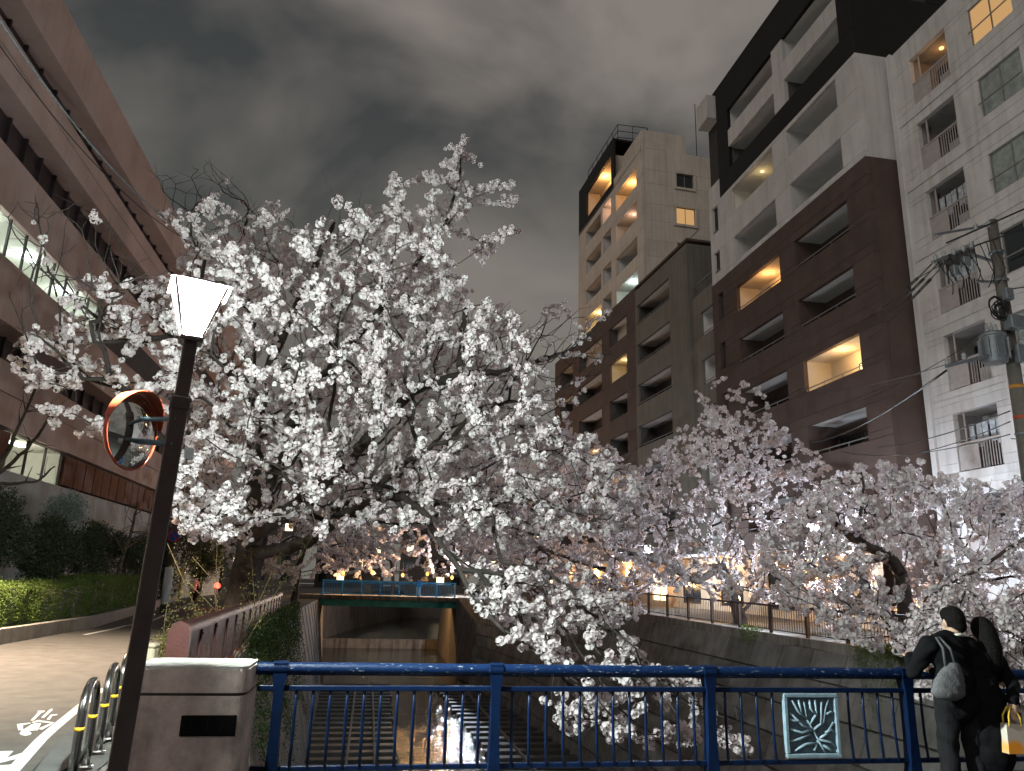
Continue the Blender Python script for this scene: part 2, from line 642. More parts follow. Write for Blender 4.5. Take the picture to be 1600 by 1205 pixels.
for c in range(NC):
    y = 9.0 + (0.8 if c % 2 else 0.0)
    while y < 62:
        t0, t1 = c / NC, (c + 1) / NC
        pos = []
        for (yy_, tt) in ((y, t0), (y + 1.62, t0), (y + 1.62, t1), (y, t1)):
            zt = interp(RZ, yy_) - 0.26
            pos.append(np.array([interp(RB, yy_) + (interp(RT, yy_) - interp(RB, yy_)) * tt, yy_, -6.3 + (zt + 6.3) * tt]))
        cen = sum(pos) / 4
        e1 = pos[1] - pos[0]
        e2 = pos[3] - pos[0]
        l1, l2 = np.linalg.norm(e1), np.linalg.norm(e2)
        e1n = e1 / l1
        e2n = e2 / l2
        n_ = np.cross(e1n, e2n)
        n_ /= np.linalg.norm(n_)
        if n_[0] > 0:
            n_ = -n_
        o = unit if first else again(unit, rw)
        first = False
        cc = cen + n_ * (0.10 + random.uniform(-0.014, 0.016)) - np.array([13, 8, -6])
        o.matrix_local = Matrix(((n_[0] * 0.16, e1n[0] * (l1 - 0.05), e2n[0] * (l2 - 0.05), cc[0]),
                                 (n_[1] * 0.16, e1n[1] * (l1 - 0.05), e2n[1] * (l2 - 0.05), cc[1]),
                                 (n_[2] * 0.16, e1n[2] * (l1 - 0.05), e2n[2] * (l2 - 0.05), cc[2]), (0, 0, 0, 1)))
        y += 1.62
for k in range(27):
    y0, y1 = 8 + 2.0 * k, 8 + 2.0 * k + 1.985
    mb = MB((13, 8, -6))
    z0, z1 = interp(RZ, y0), interp(RZ, y1)
    xa, xb = interp(RT, y0), interp(RT, y1)
    mb.add([(xa - 0.08, y0, z0 - 0.24), (xa + 0.45, y0, z0 - 0.24), (xb + 0.45, y1, z1 - 0.24), (xb - 0.08, y1, z1 - 0.24),
            (xa - 0.08, y0, z0 + 0.05), (xa + 0.45, y0, z0 + 0.05), (xb + 0.45, y1, z1 + 0.05), (xb - 0.08, y1, z1 + 0.05)],
           [(0, 3, 2, 1), (4, 5, 6, 7), (0, 1, 5, 4), (1, 2, 6, 5), (2, 3, 7, 6), (3, 0, 4, 7)])
    mb.build('coping_stone', concrete, rw)

# concrete sleepers set in the bed on both sides of the low-water channel
lg = thing('bed_grid', (0, 30, WZ), 'grid of low concrete beams in the water along the foot of the ivy wall', 'beams')
rg = thing('bed_grid', (8, 30, WZ), 'grid of low concrete beams in the water along the foot of the block wall', 'beams')
for k in range(28):
    y = 22 + 1.45 * k
    e = np.interp(y, [20, 35, 70], [1.2, 1.75, 2.2])
    f_ = np.interp(y, [20, 35, 70], [6.1, 6.0, 5.2])
    MB((0, 30, WZ)).cbox(interp(LB, y) - 0.3, e + random.uniform(-.1, .1), y, y + 0.62, WZ - 0.3, WZ + 0.16, 0.03).build('beam', bedm, lg)
    MB((8, 30, WZ)).cbox(f_ + random.uniform(-.1, .1), interp(RB, y) + 0.3, y, y + 0.62, WZ - 0.3, WZ + 0.16, 0.03).build('beam', bedm, rg)
for x in (-0.45, 0.75):
    MB((0, 30, WZ)).cbox(x, x + 0.12, 21, 63, WZ - 0.3, WZ + 0.24, 0.02).build('stringer', concrete, lg)
MB((8, 30, WZ)).cbox(7.4, 7.52, 21, 63, WZ - 0.3, WZ + 0.24, 0.02).build('stringer', concrete, rg)

# the bridge one stands on
deck = MB().box(-2.3, 13.2, -4.0, 6.95, -0.7, -0.008)
tag(deck.build('bridge_deck', pave_m), kind='structure')
edge = MB().cbox(-0.75, 13.0, 6.2, 6.85, -0.0, 0.18, 0.02)
tag(edge.build('bridge_kerb', concrete), kind='structure')

# ------------------------------------------------------------------ blue railing
blue = mat('blue_gloss_paint', (0.002, 0.010, 0.038), 0.38, 0.3, 9, 0.15, 90, spec=0.16, col2=(0.0015, 0.006, 0.024))
blue_rail = mat('worn_blue_paint', (0.0025, 0.013, 0.048), 0.38, 0.3, 30, 0.25, 90, spec=0.16, col2=(0.002, 0.008, 0.032))
silver = mat('grey_casting', (0.17, 0.24, 0.29), 0.45, 0.2, 12, 0.2, 60, spec=0.4)
RY = 6.45
# bare chips along the handrail
t, b = blue_rail.node_tree, blue_rail.node_tree.nodes['Principled BSDF']
src = b.inputs['Base Color'].links[0].from_socket
gq = t.nodes.new('ShaderNodeNewGeometry')
mq = t.nodes.new('ShaderNodeMapping')
mq.inputs['Scale'].default_value = (9, 30, 30)
nq = t.nodes.new('ShaderNodeTexNoise')
nq.inputs['Scale'].default_value = 2.2
nq.inputs['Detail'].default_value = 6
nq.inputs['Roughness'].default_value = 0.7
rq = t.nodes.new('ShaderNodeMapRange')
rq.inputs['From Min'].default_value = 0.615
rq.inputs['From Max'].default_value = 0.65
xq = t.nodes.new('ShaderNodeMix')
xq.data_type = 'RGBA'
xq.inputs['B'].default_value = (0.26, 0.28, 0.30, 1)
t.links.new(gq.outputs['Position'], mq.inputs[0])
t.links.new(mq.outputs[0], nq.inputs['Vector'])
t.links.new(nq.outputs['Fac'], rq.inputs['Value'])
t.links.new(rq.outputs[0], xq.inputs['Factor'])
t.links.new(src, xq.inputs['A'])
t.links.new(xq.outputs['Result'], b.inputs['Base Color'])
rail = thing('bridge_railing', (3.0, RY, 0.18), 'blue painted bridge railing with a pipe handrail along the near edge', 'railing')
ro = (3.0, RY, 0.18)
posts = [-0.62, 1.07, 2.91, 4.78, 6.63, 8.48, 10.33, 12.18]
MB(ro).tube([(-0.80, RY, 1.065), (12.9, RY, 1.065)], 0.048, 14).build('handrail', blue_rail, rail, 'auto')
MB(ro).cbox(-0.78, 12.9, RY - 0.022, RY + 0.022, 0.905, 0.945, 0.006).build('upper_rail', blue, rail)
MB(ro).cbox(-0.78, 12.9, RY - 0.022, RY + 0.022, 0.335, 0.375, 0.006).build('lower_rail', blue, rail)
for i, px_ in enumerate(posts):
    mb = MB(ro)
    prof = [(-0.052, 1.11), (0.052, 1.11), (0.05, 1.0), (0.036, 0.92), (0.036, 0.55), (0.05, 0.3), (0.075, 0.14), (-0.075, 0.14), (-0.05, 0.3), (-0.036, 0.55), (-0.036, 0.92), (-0.05, 1.0)]
    mb.prism([(px_ + a, z) for a, z in prof], 0.10, 'y', RY - 0.05)
    mb.tube([(px_ - 0.055, RY, 1.065), (px_ + 0.055, RY, 1.065)], 0.058, 14)
    mb.build('post', blue, rail, 'auto')
bal = None
for i in range(len(posts) - 1):
    a, b = posts[i], posts[i + 1]
    n = 13
    for k in range(1, n):
        x = a + (b - a) * k / n
        if i == 2 and 3.5 < x < 4.18:
            continue
        if bal is None:
            m_ = MB()
            m_.tube([(0, 0.0, 0.92), (0, 0.004, 0.75), (0, 0.0, 0.55), (0, -0.02, 0.36)], 0.0125, 6)
            bal = m_.build('baluster', blue, rail, True)
            bal.location = (x - ro[0], 0, -ro[2])
        else:
            again(bal, rail, (x - ro[0], 0, -ro[2]))
# cast panel with a tree-branch relief
pan = MB(ro)
x0, x1, z0, z1 = 3.58, 4.09, 0.385, 0.90
fr = 0.035
pan.cbox(x0, x1, RY - 0.03, RY + 0.02, z1 - fr, z1, 0.006).cbox(x0, x1, RY - 0.03, RY + 0.02, z0, z0 + fr, 0.006)
pan.cbox(x0, x0 + fr, RY - 0.03, RY + 0.02, z0 + fr, z1 - fr, 0.006).cbox(x1 - fr, x1, RY - 0.03, RY + 0.02, z0 + fr, z1 - fr, 0.006)
pan = pan.build('relief_panel', silver, rail)
pan['label'] = 'pale cast panel with a branching tree relief'
mb = MB(ro).box(x0 + fr, x1 - fr, RY + 0.004, RY + 0.014, z0 + fr, z1 - fr)
mb.build('backing', mat('casting_ground', (0.085, 0.13, 0.165), 0.6, 0.3, 20, 0.3, 60), pan)
mb = MB(ro)
cw, ch = x1 - x0 - 2 * fr, z1 - z0 - 2 * fr
X_ = lambda u: x0 + fr + u * cw
Z_ = lambda v: z0 + fr + v * ch
strokes = [[(.52, .05), (.62, .25), (.52, .42), (.40, .62), (.36, .92)], [(.52, .42), (.30, .50), (.05, .72)], [(.40, .62), (.22, .76), (.10, .95)], [(.46, .52), (.62, .70), (.60, .96)],
           [(.52, .42), (.75, .55), (.82, .80), (.90, .97)], [(.62, .25), (.80, .34), (.97, .55)], [(.62, .25), (.86, .20), (.98, .10)], [(.52, .42), (.28, .36), (.04, .44)],
           [(.58, .18), (.34, .16), (.10, .05)], [(.45, .33), (.24, .26), (.03, .22)], [(.70, .52), (.72, .72), (.74, .92)], [(.78, .36), (.90, .42), (.98, .36)], [(.33, .55), (.16, .58), (.04, .60)],
           [(.30, .72), (.28, .84), (.24, .96)], [(.60, .22), (.70, .10), (.74, .02)], [(.60, .70), (.50, .80), (.48, .96)], [(.82, .70), (.92, .74), (.98, .72)], [(.70, .14), (.84, .08), (.88, .03)]]
for s_ in strokes:
    mb.tube([(X_(u), RY - 0.012, Z_(v)) for u, v in s_], [0.013, 0.012, 0.011, 0.009, 0.008][:len(s_)], 6)
mb.build('branch_relief', silver, pan, True)

# ------------------------------------------------------------------ concrete pillar with name plate
pil_m = mat('pebbly_pink_concrete', (0.52, 0.41, 0.375), 0.9, 0.26, 7, 0.6, 130, streak=0.85)
po = (-1.165, 6.3, 0.0)
pil = thing('bridge_pillar', po, 'stubby pink-grey concrete bridge pillar with a black name plate', 'pillar')


def rrect(x0, x1, y0, y1, r, n=5):
    pts = []
    for cx_, cy_, a0 in ((x1 - r, y1 - r, 0), (x0 + r, y1 - r, 90), (x0 + r, y0 + r, 180), (x1 - r, y0 + r, 270)):
        for k in range(n + 1):
            a = R_(a0 + 90 * k / n)
            pts.append((cx_ + r * math.cos(a), cy_ + r * math.sin(a)))
    return pts


MB(po).prism(rrect(-1.60, -0.80, 6.0, 6.62, 0.09), 0.925, 'z', 0.0).build('shaft', pil_m, pil, 'auto')
MB(po).prism(rrect(-1.585, -0.815, 6.015, 6.605, 0.08), 0.03, 'z', 0.92).build('joint', mat('dark_joint', (0.06, 0.05, 0.045), 0.9), pil, 'auto')
MB(po).prism(rrect(-1.60, -0.80, 6.0, 6.62, 0.09), 0.155, 'z', 0.945).build('cap_block', pil_m, pil, 'auto')
MB(po).prism(rrect(-1.59, -0.81, 6.01, 6.61, 0.085), 0.02, 'z', 1.10).build('cap_top', mat('worn_cap', (0.42, 0.40, 0.37), 0.85, 0.2, 8, 0.5, 60), pil, 'auto')
plate = MB(po).cbox(-1.215, -0.845, 5.985, 6.01, 0.665, 0.80, 0.004).build('name_plate', mat('black_plate', (0.006, 0.006, 0.006), 0.7, 0.3, 20, spec=0.03), pil)
mb = MB(po)
gl = [[(-1.16, .775), (-1.135, .775), (-1.15, .755), (-1.13, .745), (-1.145, .725), (-1.165, .715)], [(-1.155, .70), (-1.14, .695)],
      [(-1.035, .785), (-1.037, .71)], [(-1.062, .735), (-1.062, .708), (-1.01, .708), (-1.01, .735)], [(-0.925, .775), (-0.945, .75)], [(-0.93, .745), (-0.95, .70)]]
for s_ in gl:
    mb.tube([(x, 5.984, z) for x, z in s_], 0.0022, 5)
mb.build('lettering', mat('worn_letters', (0.022, 0.022, 0.023), 0.6, spec=0.1), plate)

# ------------------------------------------------------------------ red-brown panel fence along the road-side canal wall
rust = mat('red_brown_paint', (0.070, 0.014, 0.010), 0.5, 0.25, 6, 0.25, 50, spec=0.4, streak=0.35)
dots_and_bolts = mat('light_dots_and_bolts', (0.20, 0.10, 0.075), 0.5)  # pale tone painting light through perforations onto the fan dots; bolts share it
F0, F1 = np.array([-2.5, 11.6]), np.array([-3.92, 37.2])
fd = (F1 - F0) / np.linalg.norm(F1 - F0)
flen = np.linalg.norm(F1 - F0)
ang = math.atan2(fd[1], fd[0])
fence = thing('panel_fence', (F0[0], F0[1], 0), 'red-brown steel panel fence with dotted fan motifs beside the road', 'fence', rotz=ang)
# local x runs along the fence, local y towards the road
MB().prism([(-0.10, 0.95), (-0.10, 1.02), (-0.06, 1.09), (0, 1.12), (0.06, 1.09), (0.10, 1.02), (0.10, 0.95)], flen, 'x', 0.0).build('top_rail', rust, fence, 'auto')
MB().prism([(-0.14, 0.0), (-0.14, 1.0), (-0.09, 1.10), (0, 1.14), (0.09, 1.10), (0.14, 1.0), (0.14, 0.0)], 0.16, 'x', -0.16).build('end_post', rust, fence, 'auto')
np_ = 15
pl = flen / np_
panel = MB().cbox(0.07, pl - 0.05, -0.025, 0.025, 0.10, 0.95, 0.006).build('panel', rust, fence)
post = MB().cbox(-0.05, 0.05, -0.06, 0.06, 0.0, 0.96, 0.008).build('post', rust, fence)
mb = MB()
for r_, n in ((0.16, 7), (0.26, 10), (0.36, 13), (0.46, 16), (0.55, 19)):
    for k in range(n):
        a = math.pi * (k + 0.5) / n
        for sy in (-0.028,):
            mb.ball((pl / 2 + r_ * math.cos(a), sy, 0.16 + r_ * math.sin(a) * 0.9), (0.014, 0.005, 0.020), 6)
fan = tag(mb.build('fan_motif', dots_and_bolts, panel), kind='stuff')
bolt = MB().ball((0, -0.066, 0.86), (0.02, 0.012, 0.02), 8).build('bolt', dots_and_bolts, post, True)
for k in range(1, np_):
    p = again(panel, fence, (k * pl, 0, 0))
    again(fan, p)
    q = again(post, fence, (k * pl, 0, 0))
    again(bolt, q)

# ------------------------------------------------------------------ street lamp beside the pillar
dk = mat('dark_brown_steel', (0.045, 0.028, 0.026), 0.42, 0.2, 6, 0.15, 60, spec=0.45)
lo = (-1.455, 5.45, 0.0)
sl = thing('street_lamp', lo, 'tall dark street lamp with a glowing tapered lantern in front of the pillar', 'street lamp', rotz=R_(18))
sl.rotation_euler = (R_(-0.5), R_(1.5), R_(18))
MB().cbox(-0.056, 0.056, -0.056, 0.056, 0.0, 2.95, 0.007).build('column', dk, sl)
MB().cbox(-0.045, 0.045, -0.045, 0.045, 2.95, 3.36, 0.006).build('neck', dk, sl)
MB().cbox(-0.064, 0.064, -0.064, 0.064, 2.86, 2.95, 0.006).build('collar', dk, sl)
MB().cbox(-0.13, 0.13, -0.13, 0.13, 0.0, 0.05, 0.006).build('base_plate', dk, sl)
zb, zt, hb, ht = 3.40, 3.77, 0.062, 0.175
MB().cbox(-0.078, 0.078, -0.078, 0.078, 3.36, 3.40, 0.005).build('lantern_base', dk, sl)
mb = MB()
mb.add([(-ht - .03, -ht - .03, zt), (ht + .03, -ht - .03, zt), (ht + .03, ht + .03, zt), (-ht - .03, ht + .03, zt), (-.06, -.06, zt + .07), (.06, -.06, zt + .07), (.06, .06, zt + .07), (-.06, .06, zt + .07)],
       [(0, 3, 2, 1), (4, 5, 6, 7), (0, 1, 5, 4), (1, 2, 6, 5), (2, 3, 7, 6), (3, 0, 4, 7)])
MBc = mb.build('lantern_cap', dk, sl)
MB().tube([(0, 0, zt + .06), (0, 0, zt + .24)], 0.014, 8).build('finial', dk, MBc)
glass = lit_glass('lantern_glass', (0.93, 1.0, 0.97), 3.4, 0.72)
for k in range(4):
    a = R_(90 * k)
    c_, s_ = math.cos(a), math.sin(a)
    rot = lambda x, y, z: (x * c_ - y * s_, x * s_ + y * c_, z)
    m_ = MB()
    m_.tube([rot(hb, hb, zb), rot(ht, ht, zt)], 0.009, 6)
    m_.build('lantern_bar', dk, sl)
    m_ = MB()
    q = [rot(-hb, -hb, zb), rot(hb, -hb, zb), rot(ht - .006, -ht, zt - .003), rot(-ht + .006, -ht, zt - .003)]
    m_.add(q, [(0, 1, 2, 3)])
    m_.build('pane', glass, sl)
MB().lathe([(0.012, 3.405), (0.016, 3.44), (0.018, 3.51), (0.014, 3.58), (0.006, 3.60)], 12).build('bulb', emit('lamp_bulb', (0.95, 1.0, 0.98), 40), sl, True)
lamp('lantern_light', (0, 0, 3.515), 5200, (0.86, 1.0, 0.94), 0.06, sl)

# ------------------------------------------------------------------ round traffic mirror on the lamp column
orange = mat('orange_enamel', (0.42, 0.065, 0.025), 0.38, 0.15, 8, spec=0.5)
mir = bpy.data.materials.new('convex_mirror')
t, b = nodes_of(mir)
b.inputs['Metallic'].default_value = 1.0
b.inputs['Roughness'].default_value = 0.03
b.inputs['Base Color'].default_value = (0.72, 0.72, 0.70, 1)
MC = (-1.69, 5.55, 2.70)
MS = 0.88
tm = thing('traffic_mirror', MC, 'orange-rimmed round traffic mirror hung on the lamp column', 'mirror', rotz=R_(70))
# local -y is the mirror's face
Rm = 0.30
prof = []
mb = MB()
n = 36
rings = [(0.0, -0.075), (0.08, -0.070), (0.15, -0.058), (0.21, -0.040), (0.26, -0.018), (0.29, 0.0)]
for i, (r, y) in enumerate(rings):
    for j in range(n):
        a = 2 * math.pi * j / n
        mb.v.append((r * math.cos(a), y, r * math.sin(a)))
for i in range(len(rings) - 1):
    for j in range(n):
        mb.f.append((i * n + j, i * n + (j + 1) % n, (i + 1) * n + (j + 1) % n, (i + 1) * n + j))
mb.build('mirror_face', mir, tm, True)
mb = MB()
mb.tube([(Rm * math.cos(a), -0.004, Rm * math.sin(a)) for a in np.linspace(0, 2 * math.pi, 41)], 0.010, 8, caps=False)
mb.build('rim', orange, tm, True)
mb = MB()
mb.lathe([(0.30, 0.0), (0.27, 0.05), (0.18, 0.085), (0.05, 0.10)], 28, M=Matrix.Rotation(R_(-90), 4, 'X'))
mb.build('back_shell', orange, tm, True)
mb = MB()
v, f = [], []
hn = 24
for k in range(hn + 1):
    a = R_(12 + 156 * k / hn)
    d_ = 0.115 * math.sin(a) ** 0.8
    for r_, y_ in ((0.318, 0.02), (0.326, -d_), (0.320, -d_), (0.312, 0.02)):
        v.append((r_ * math.cos(a), y_, r_ * math.sin(a)))
for k in range(hn):
    for j in range(4):
        f.append((k * 4 + j, k * 4 + (j + 1) % 4, (k + 1) * 4 + (j + 1) % 4, (k + 1) * 4 + j))
mb.add(v, f).build('hood', orange, tm, 'auto')
mb = MB()
inv = Matrix.Rotation(-R_(70), 3, 'Z')
tgt = (1 / MS) * inv @ Vector((-1.385 - MC[0], 5.45 - MC[1], 0))
mb.tube([(0, 0.09, -0.02), (0.02, 0.14, -0.06), (tgt[0], tgt[1], -0.10)], 0.022, 8)
mb.tube([(0, 0.09, 0.10), (tgt[0], tgt[1], 0.10)], 0.018, 8)
mb.build('bracket', silver, tm, True)
mb = MB().cbox(tgt[0] - 0.075, tgt[0] + 0.045, tgt[1] - 0.16, tgt[1] - 0.15, -0.22, -0.13, 0.003)
tm.scale = (MS, MS, MS)
mb.build('number_plate', mat('white_plate', (0.7, 0.72, 0.72), 0.5), tm)

# ------------------------------------------------------------------ stainless hoops at the road edge
steel = mat('polished_steel', (0.38, 0.37, 0.36), 0.22, 0.12, 12, metal=1.0)
yel = mat('yellow_tape', (0.75, 0.42, 0.02), 0.5)
hoops = [(-2.42, 7.95, 'nearest of the three steel hoop barriers, low by the lamp column'),
         (-2.62, 9.25, 'middle one of the three steel hoop barriers at the road edge'),
         (-2.86, 10.6, 'farthest of the three steel hoop barriers, beside the pavement corner')]
for i, (x, y, lab) in enumerate(hoops):
    h = thing('hoop_barrier', (x, y, 0), lab[0].upper() + lab[1:] if False else lab, 'barrier', 'steel hoops along the road edge', rotz=R_(90 + 9))
    pts = [(-0.33, 0, 0)] + [(-0.33, 0, z) for z in (0.2, 0.4, 0.58)] + [(-0.33 * math.cos(a), 0, 0.58 + 0.2 * math.sin(a)) for a in np.linspace(0.25, math.pi - 0.25, 9)] + [(0.33, 0, z) for z in (0.58, 0.4, 0.2, 0)]
    MB().tube(pts, 0.038, 12).build('hoop', steel, h, True)
    for sx in (-1, 1):
        MB().tube([(sx * 0.33, 0, 0.42), (sx * 0.33, 0, 0.45)], 0.0405, 12).build('yellow_band', yel, h, True)
        MB().lathe([(0.07, 0.0), (0.065, 0.012), (0.04, 0.016)], 12, c=(sx * 0.33, 0, 0.004)).build('foot_plate', steel, h)
# ------------------------------------------------------------------ buildings
win_glass = bpy.data.materials.new('window_glass')
t, b = nodes_of(win_glass)
b.inputs['Base Color'].default_value = (0.02, 0.024, 0.026, 1)
b.inputs['Roughness'].default_value = 0.06
b.inputs['Specular IOR Level'].default_value = 0.7
clear_glass = lit_glass('clear_glass', (0.0, 0.0, 0.0), 0.0, 0.93)
alu = mat('aluminium_frame', (0.30, 0.29, 0.28), 0.45, 0.1, 10, metal=0.5)
dark_frame = mat('dark_frame', (0.03, 0.028, 0.027), 0.5, 0.2, 10)
curtain = mat('pale_curtain', (0.30, 0.32, 0.30), 0.9, 0.25, 4)
curtain_lit = emit('curtain_lit_warm', (1.0, 0.58, 0.24), 0.38)
pane_lit = emit('window_lit_warm', (1.0, 0.80, 0.46), 2.2)


class Facade:
    """a flat front whose outer face is the plane X = x (facing -X) or Y = x (facing -Y)"""

    def __init__(s, root, off, x, axis='x'):
        s.root, s.off, s.x, s.axis = root, off, x, axis

    def bx(s, mb, d0, d1, u0, u1, z0, z1, c=None):
        """d = depth behind the face, u = along it"""
        if s.axis == 'x':
            a = (s.x + d0, s.x + d1, u0, u1, z0, z1)
        else:
            a = (u0, u1, s.x + d0, s.x + d1, z0, z1)
        return mb.cbox(*a, c) if c else mb.box(*a)

    def panels(s, u0, u1, z0, z1, holes, m, th=0.22, maxlen=2.7, name='wall_panel', proud=0.0, gap=0.012, maxh=9.0):
        us = sorted(set([u0, u1] + [min(max(q, u0), u1) for h in holes for q in h[:2]]))
        zs = sorted(set([z0, z1] + [min(max(q, z0), z1) for h in holes for q in h[2:4]]))
        for za, zb in zip(zs[:-1], zs[1:]):
            if zb - za < 0.02:
                continue
            run = None
            runs = []
            for ua, ub in zip(us[:-1], us[1:]):
                mu, mz = (ua + ub) / 2, (za + zb) / 2
                solid = not any(h[0] < mu < h[1] and h[2] < mz < h[3] for h in holes)
                if solid:
                    if run and abs(run[1] - ua) < 1e-6:
                        run[1] = ub
                    else:
                        run = [ua, ub]
                        runs.append(run)
                else:
                    run = None
            for ra, rb in runs:
                n = max(1, int(math.ceil((rb - ra) / maxlen - 0.05)))
                for k in range(n):
                    p, q = ra + (rb - ra) * k / n, ra + (rb - ra) * (k + 1) / n
                    g_ = gap / 2
                    s.bx(MB(s.off), -proud, th, p + (g_ if k else 0), q - (g_ if k < n - 1 else 0), za + g_, zb - g_, 0.006).build(name, m, s.root)

    def core(s, u0, u1, z0, z1, depth0, depth1, m, name='core'):
        return s.bx(MB(s.off), depth0, depth1, u0, u1, z0, z1).build(name, m, s.root)

    def balcony(s, u0, u1, z0, z1, m_in, depth=1.5, par=1.1, light=None, win='dark', rail=True, wu=None, m_wall=None):
        """recess behind an opening: ceiling, floor, cheeks, back wall; a window behind; a rail over the parapet"""
        mb = MB(s.off)
        zf = z0 - par
        e = 0.10
        s.bx(mb, 0.23, depth, u0 - e, u1 + e, zf - 0.10, zf)
        s.bx(mb, 0.23, depth, u0 - e, u0 - 0.002, zf, z1)
        s.bx(mb, 0.23, depth, u1 + 0.002, u1 + e, zf, z1)
        s.bx(mb, depth, depth + 0.12, u0 - e, u1 + e, zf - .1, z1 + .1)
        o = mb.build('balcony', m_wall or m_in, s.root)
        s.bx(MB(s.off), 0.23, depth, u0 - e, u1 + e, z1, z1 + 0.10).build('soffit', m_in, o)
        wa, wb = wu or (u0 + 0.16 * (u1 - u0), u1 - 0.05 * (u1 - u0))
        wt = min(z1 - 0.35, zf + 2.05)
        fb = MB(s.off)
        t_ = 0.05
        for (p, q, r_, w_) in ((wa, wb, wt - t_, wt), (wa, wb, zf + .02, zf + .02 + t_), (wa, wa + t_, zf + .07, wt - t_), (wb - t_, wb, zf + .07, wt - t_), ((wa + wb) / 2 - t_ / 2, (wa + wb) / 2 + t_ / 2, zf + .07, wt - t_)):
            s.bx(fb, depth - 0.06, depth - 0.002, p, q, r_, w_)
        fo = fb.build('window', dark_frame, o)
        pm = {'dark': win_glass, 'lit': pane_lit, 'curtain': curtain}[win]
        s.bx(MB(s.off), depth - 0.03, depth - 0.02, wa + t_, wb - t_, zf + 0.07, wt - t_).build('pane', pm, o)
        if rail:
            rb2 = MB(s.off)
            s.bx(rb2, 0.06, 0.10, u0, u1, z0 + 0.16, z0 + 0.20)
            k = max(2, int((u1 - u0) / 1.1))
            for i in range(k + 1):
                uu = u0 + 0.03 + (u1 - u0 - 0.06) * i / k
                s.bx(rb2, 0.065, 0.095, uu - 0.015, uu + 0.015, z0 - 0.01, z0 + 0.16)
            rb2.build('handrail', alu, s.root)
        if light:
            pw, colr = light
            c = (s.x + 0.75, (u0 + u1) / 2, z1 - 0.12) if s.axis == 'x' else ((u0 + u1) / 2, s.x + 0.75, z1 - 0.12)
            lm = MB(s.off).lathe([(0.09, 0.05), (0.09, 0.0), (0.05, -0.02)], 12, c=(c[0], c[1], z1 - 0.06))
            lo_ = lm.build('ceiling_lamp', emit('balcony_lamp_%d' % int(colr[2] * 100), colr, 2.2), o)
            lamp('balcony_light', (c[0] - s.off[0], c[1] - s.off[1], z1 - 0.45 - s.off[2]), pw * 1.25, colr, 0.22, o)
        return o

    def window(s, u0, u1, z0, z1, pane_m, surround=None, frame=None, split=2, depth=0.12):
        frame = frame or alu
        t_ = 0.05
        fb = MB(s.off)
        for (p, q, r_, w_) in ((u0, u1, z1 - t_, z1), (u0, u1, z0, z0 + t_), (u0, u0 + t_, z0 + t_, z1 - t_), (u1 - t_, u1, z0 + t_, z1 - t_)):
            s.bx(fb, depth - 0.06, depth, p, q, r_, w_)
        for k in range(1, split):
            m_ = u0 + (u1 - u0) * k / split
            s.bx(fb, depth - 0.06, depth - 0.01, m_ - t_ / 2, m_ + t_ / 2, z0 + t_, z1 - t_)
        fo = fb.build('window', frame, s.root)
        for k in range(split):
            p, q = u0 + (u1 - u0) * k / split, u0 + (u1 - u0) * (k + 1) / split
            s.bx(MB(s.off), depth - 0.03 + 0.012 * k, depth - 0.022 + 0.012 * k, p + t_ / 2, q - t_ / 2, z0 + t_ * .8, z1 - t_ * .8).build('pane', pane_m, fo)
        s.bx(MB(s.off), depth + 0.03, depth + 0.08, u0 - .05, u1 + .05, z0 - .05, z1 + .05).build('reveal', dark_frame, fo)
        if surround:
            sb = MB(s.off)
            w_ = 0.22
            for (p, q, r_, ww) in ((u0 - w_, u1 + w_, z1, z1 + w_), (u0 - w_, u1 + w_, z0 - w_, z0), (u0 - w_, u0, z0, z1), (u1, u1 + w_, z0, z1)):
                s.bx(sb, -0.12, 0.10, p, q, r_, ww, 0.01)
            sb.build('window_surround', surround, fo)
        return fo


brown = mat('brown_panel', (0.092, 0.062, 0.053), 0.75, 0.14, 1.2, 0.2, 30, piece=0.10, spec=0.25)
brown_b = mat('brown_render', (0.105, 0.074, 0.062), 0.8, 0.14, 1.0, 0.2, 30, piece=0.07, spec=0.25)
white_d = mat('off_white_panel', (0.58, 0.55, 0.53), 0.8, 0.08, 0.8, 0.15, 30, piece=0.05, streak=0.22)
black_d = mat('black_panel', (0.013, 0.011, 0.011), 0.6, 0.2, 1.0, piece=0.1)
grey_b = mat('grey_green_render', (0.175, 0.160, 0.135), 0.85, 0.10, 0.8, 0.15, 30, piece=0.05, streak=0.3)
tower_w = mat('cream_tower_render', (0.62, 0.545, 0.47), 0.85, 0.08, 0.6, 0.15, 30, piece=0.04, streak=0.25)
tile_e = mat('pale_concrete_render', (0.62, 0.58, 0.56), 0.85, 0.10, 1.0, 0.25, 30, streak=0.28, piece=0.03)
inner = mat('balcony_plaster', (0.66, 0.64, 0.63), 0.9, 0.06, 1.5)
inner_shaded = mat('balcony_shaded_plaster', (0.10, 0.095, 0.09), 0.9, 0.1, 1.5)  # darker copy for unlit balconies, recess shade put into the colour
inner_lit = mat('balcony_lamplit_plaster', (0.62, 0.55, 0.46), 0.9, 0.06, 1.5)  # creamier copy for balconies with a lamp, its warmth put into the colour
core_m = mat('light_blocking_core', (0.05, 0.045, 0.042), 0.9)  # for unseen boxes added behind the panels to block light
ORANGE, BLUISH, YELL, PINK = (1.0, 0.50, 0.16), (0.62, 0.90, 1.0), (1.0, 0.72, 0.30), (1.0, 0.62, 0.45)

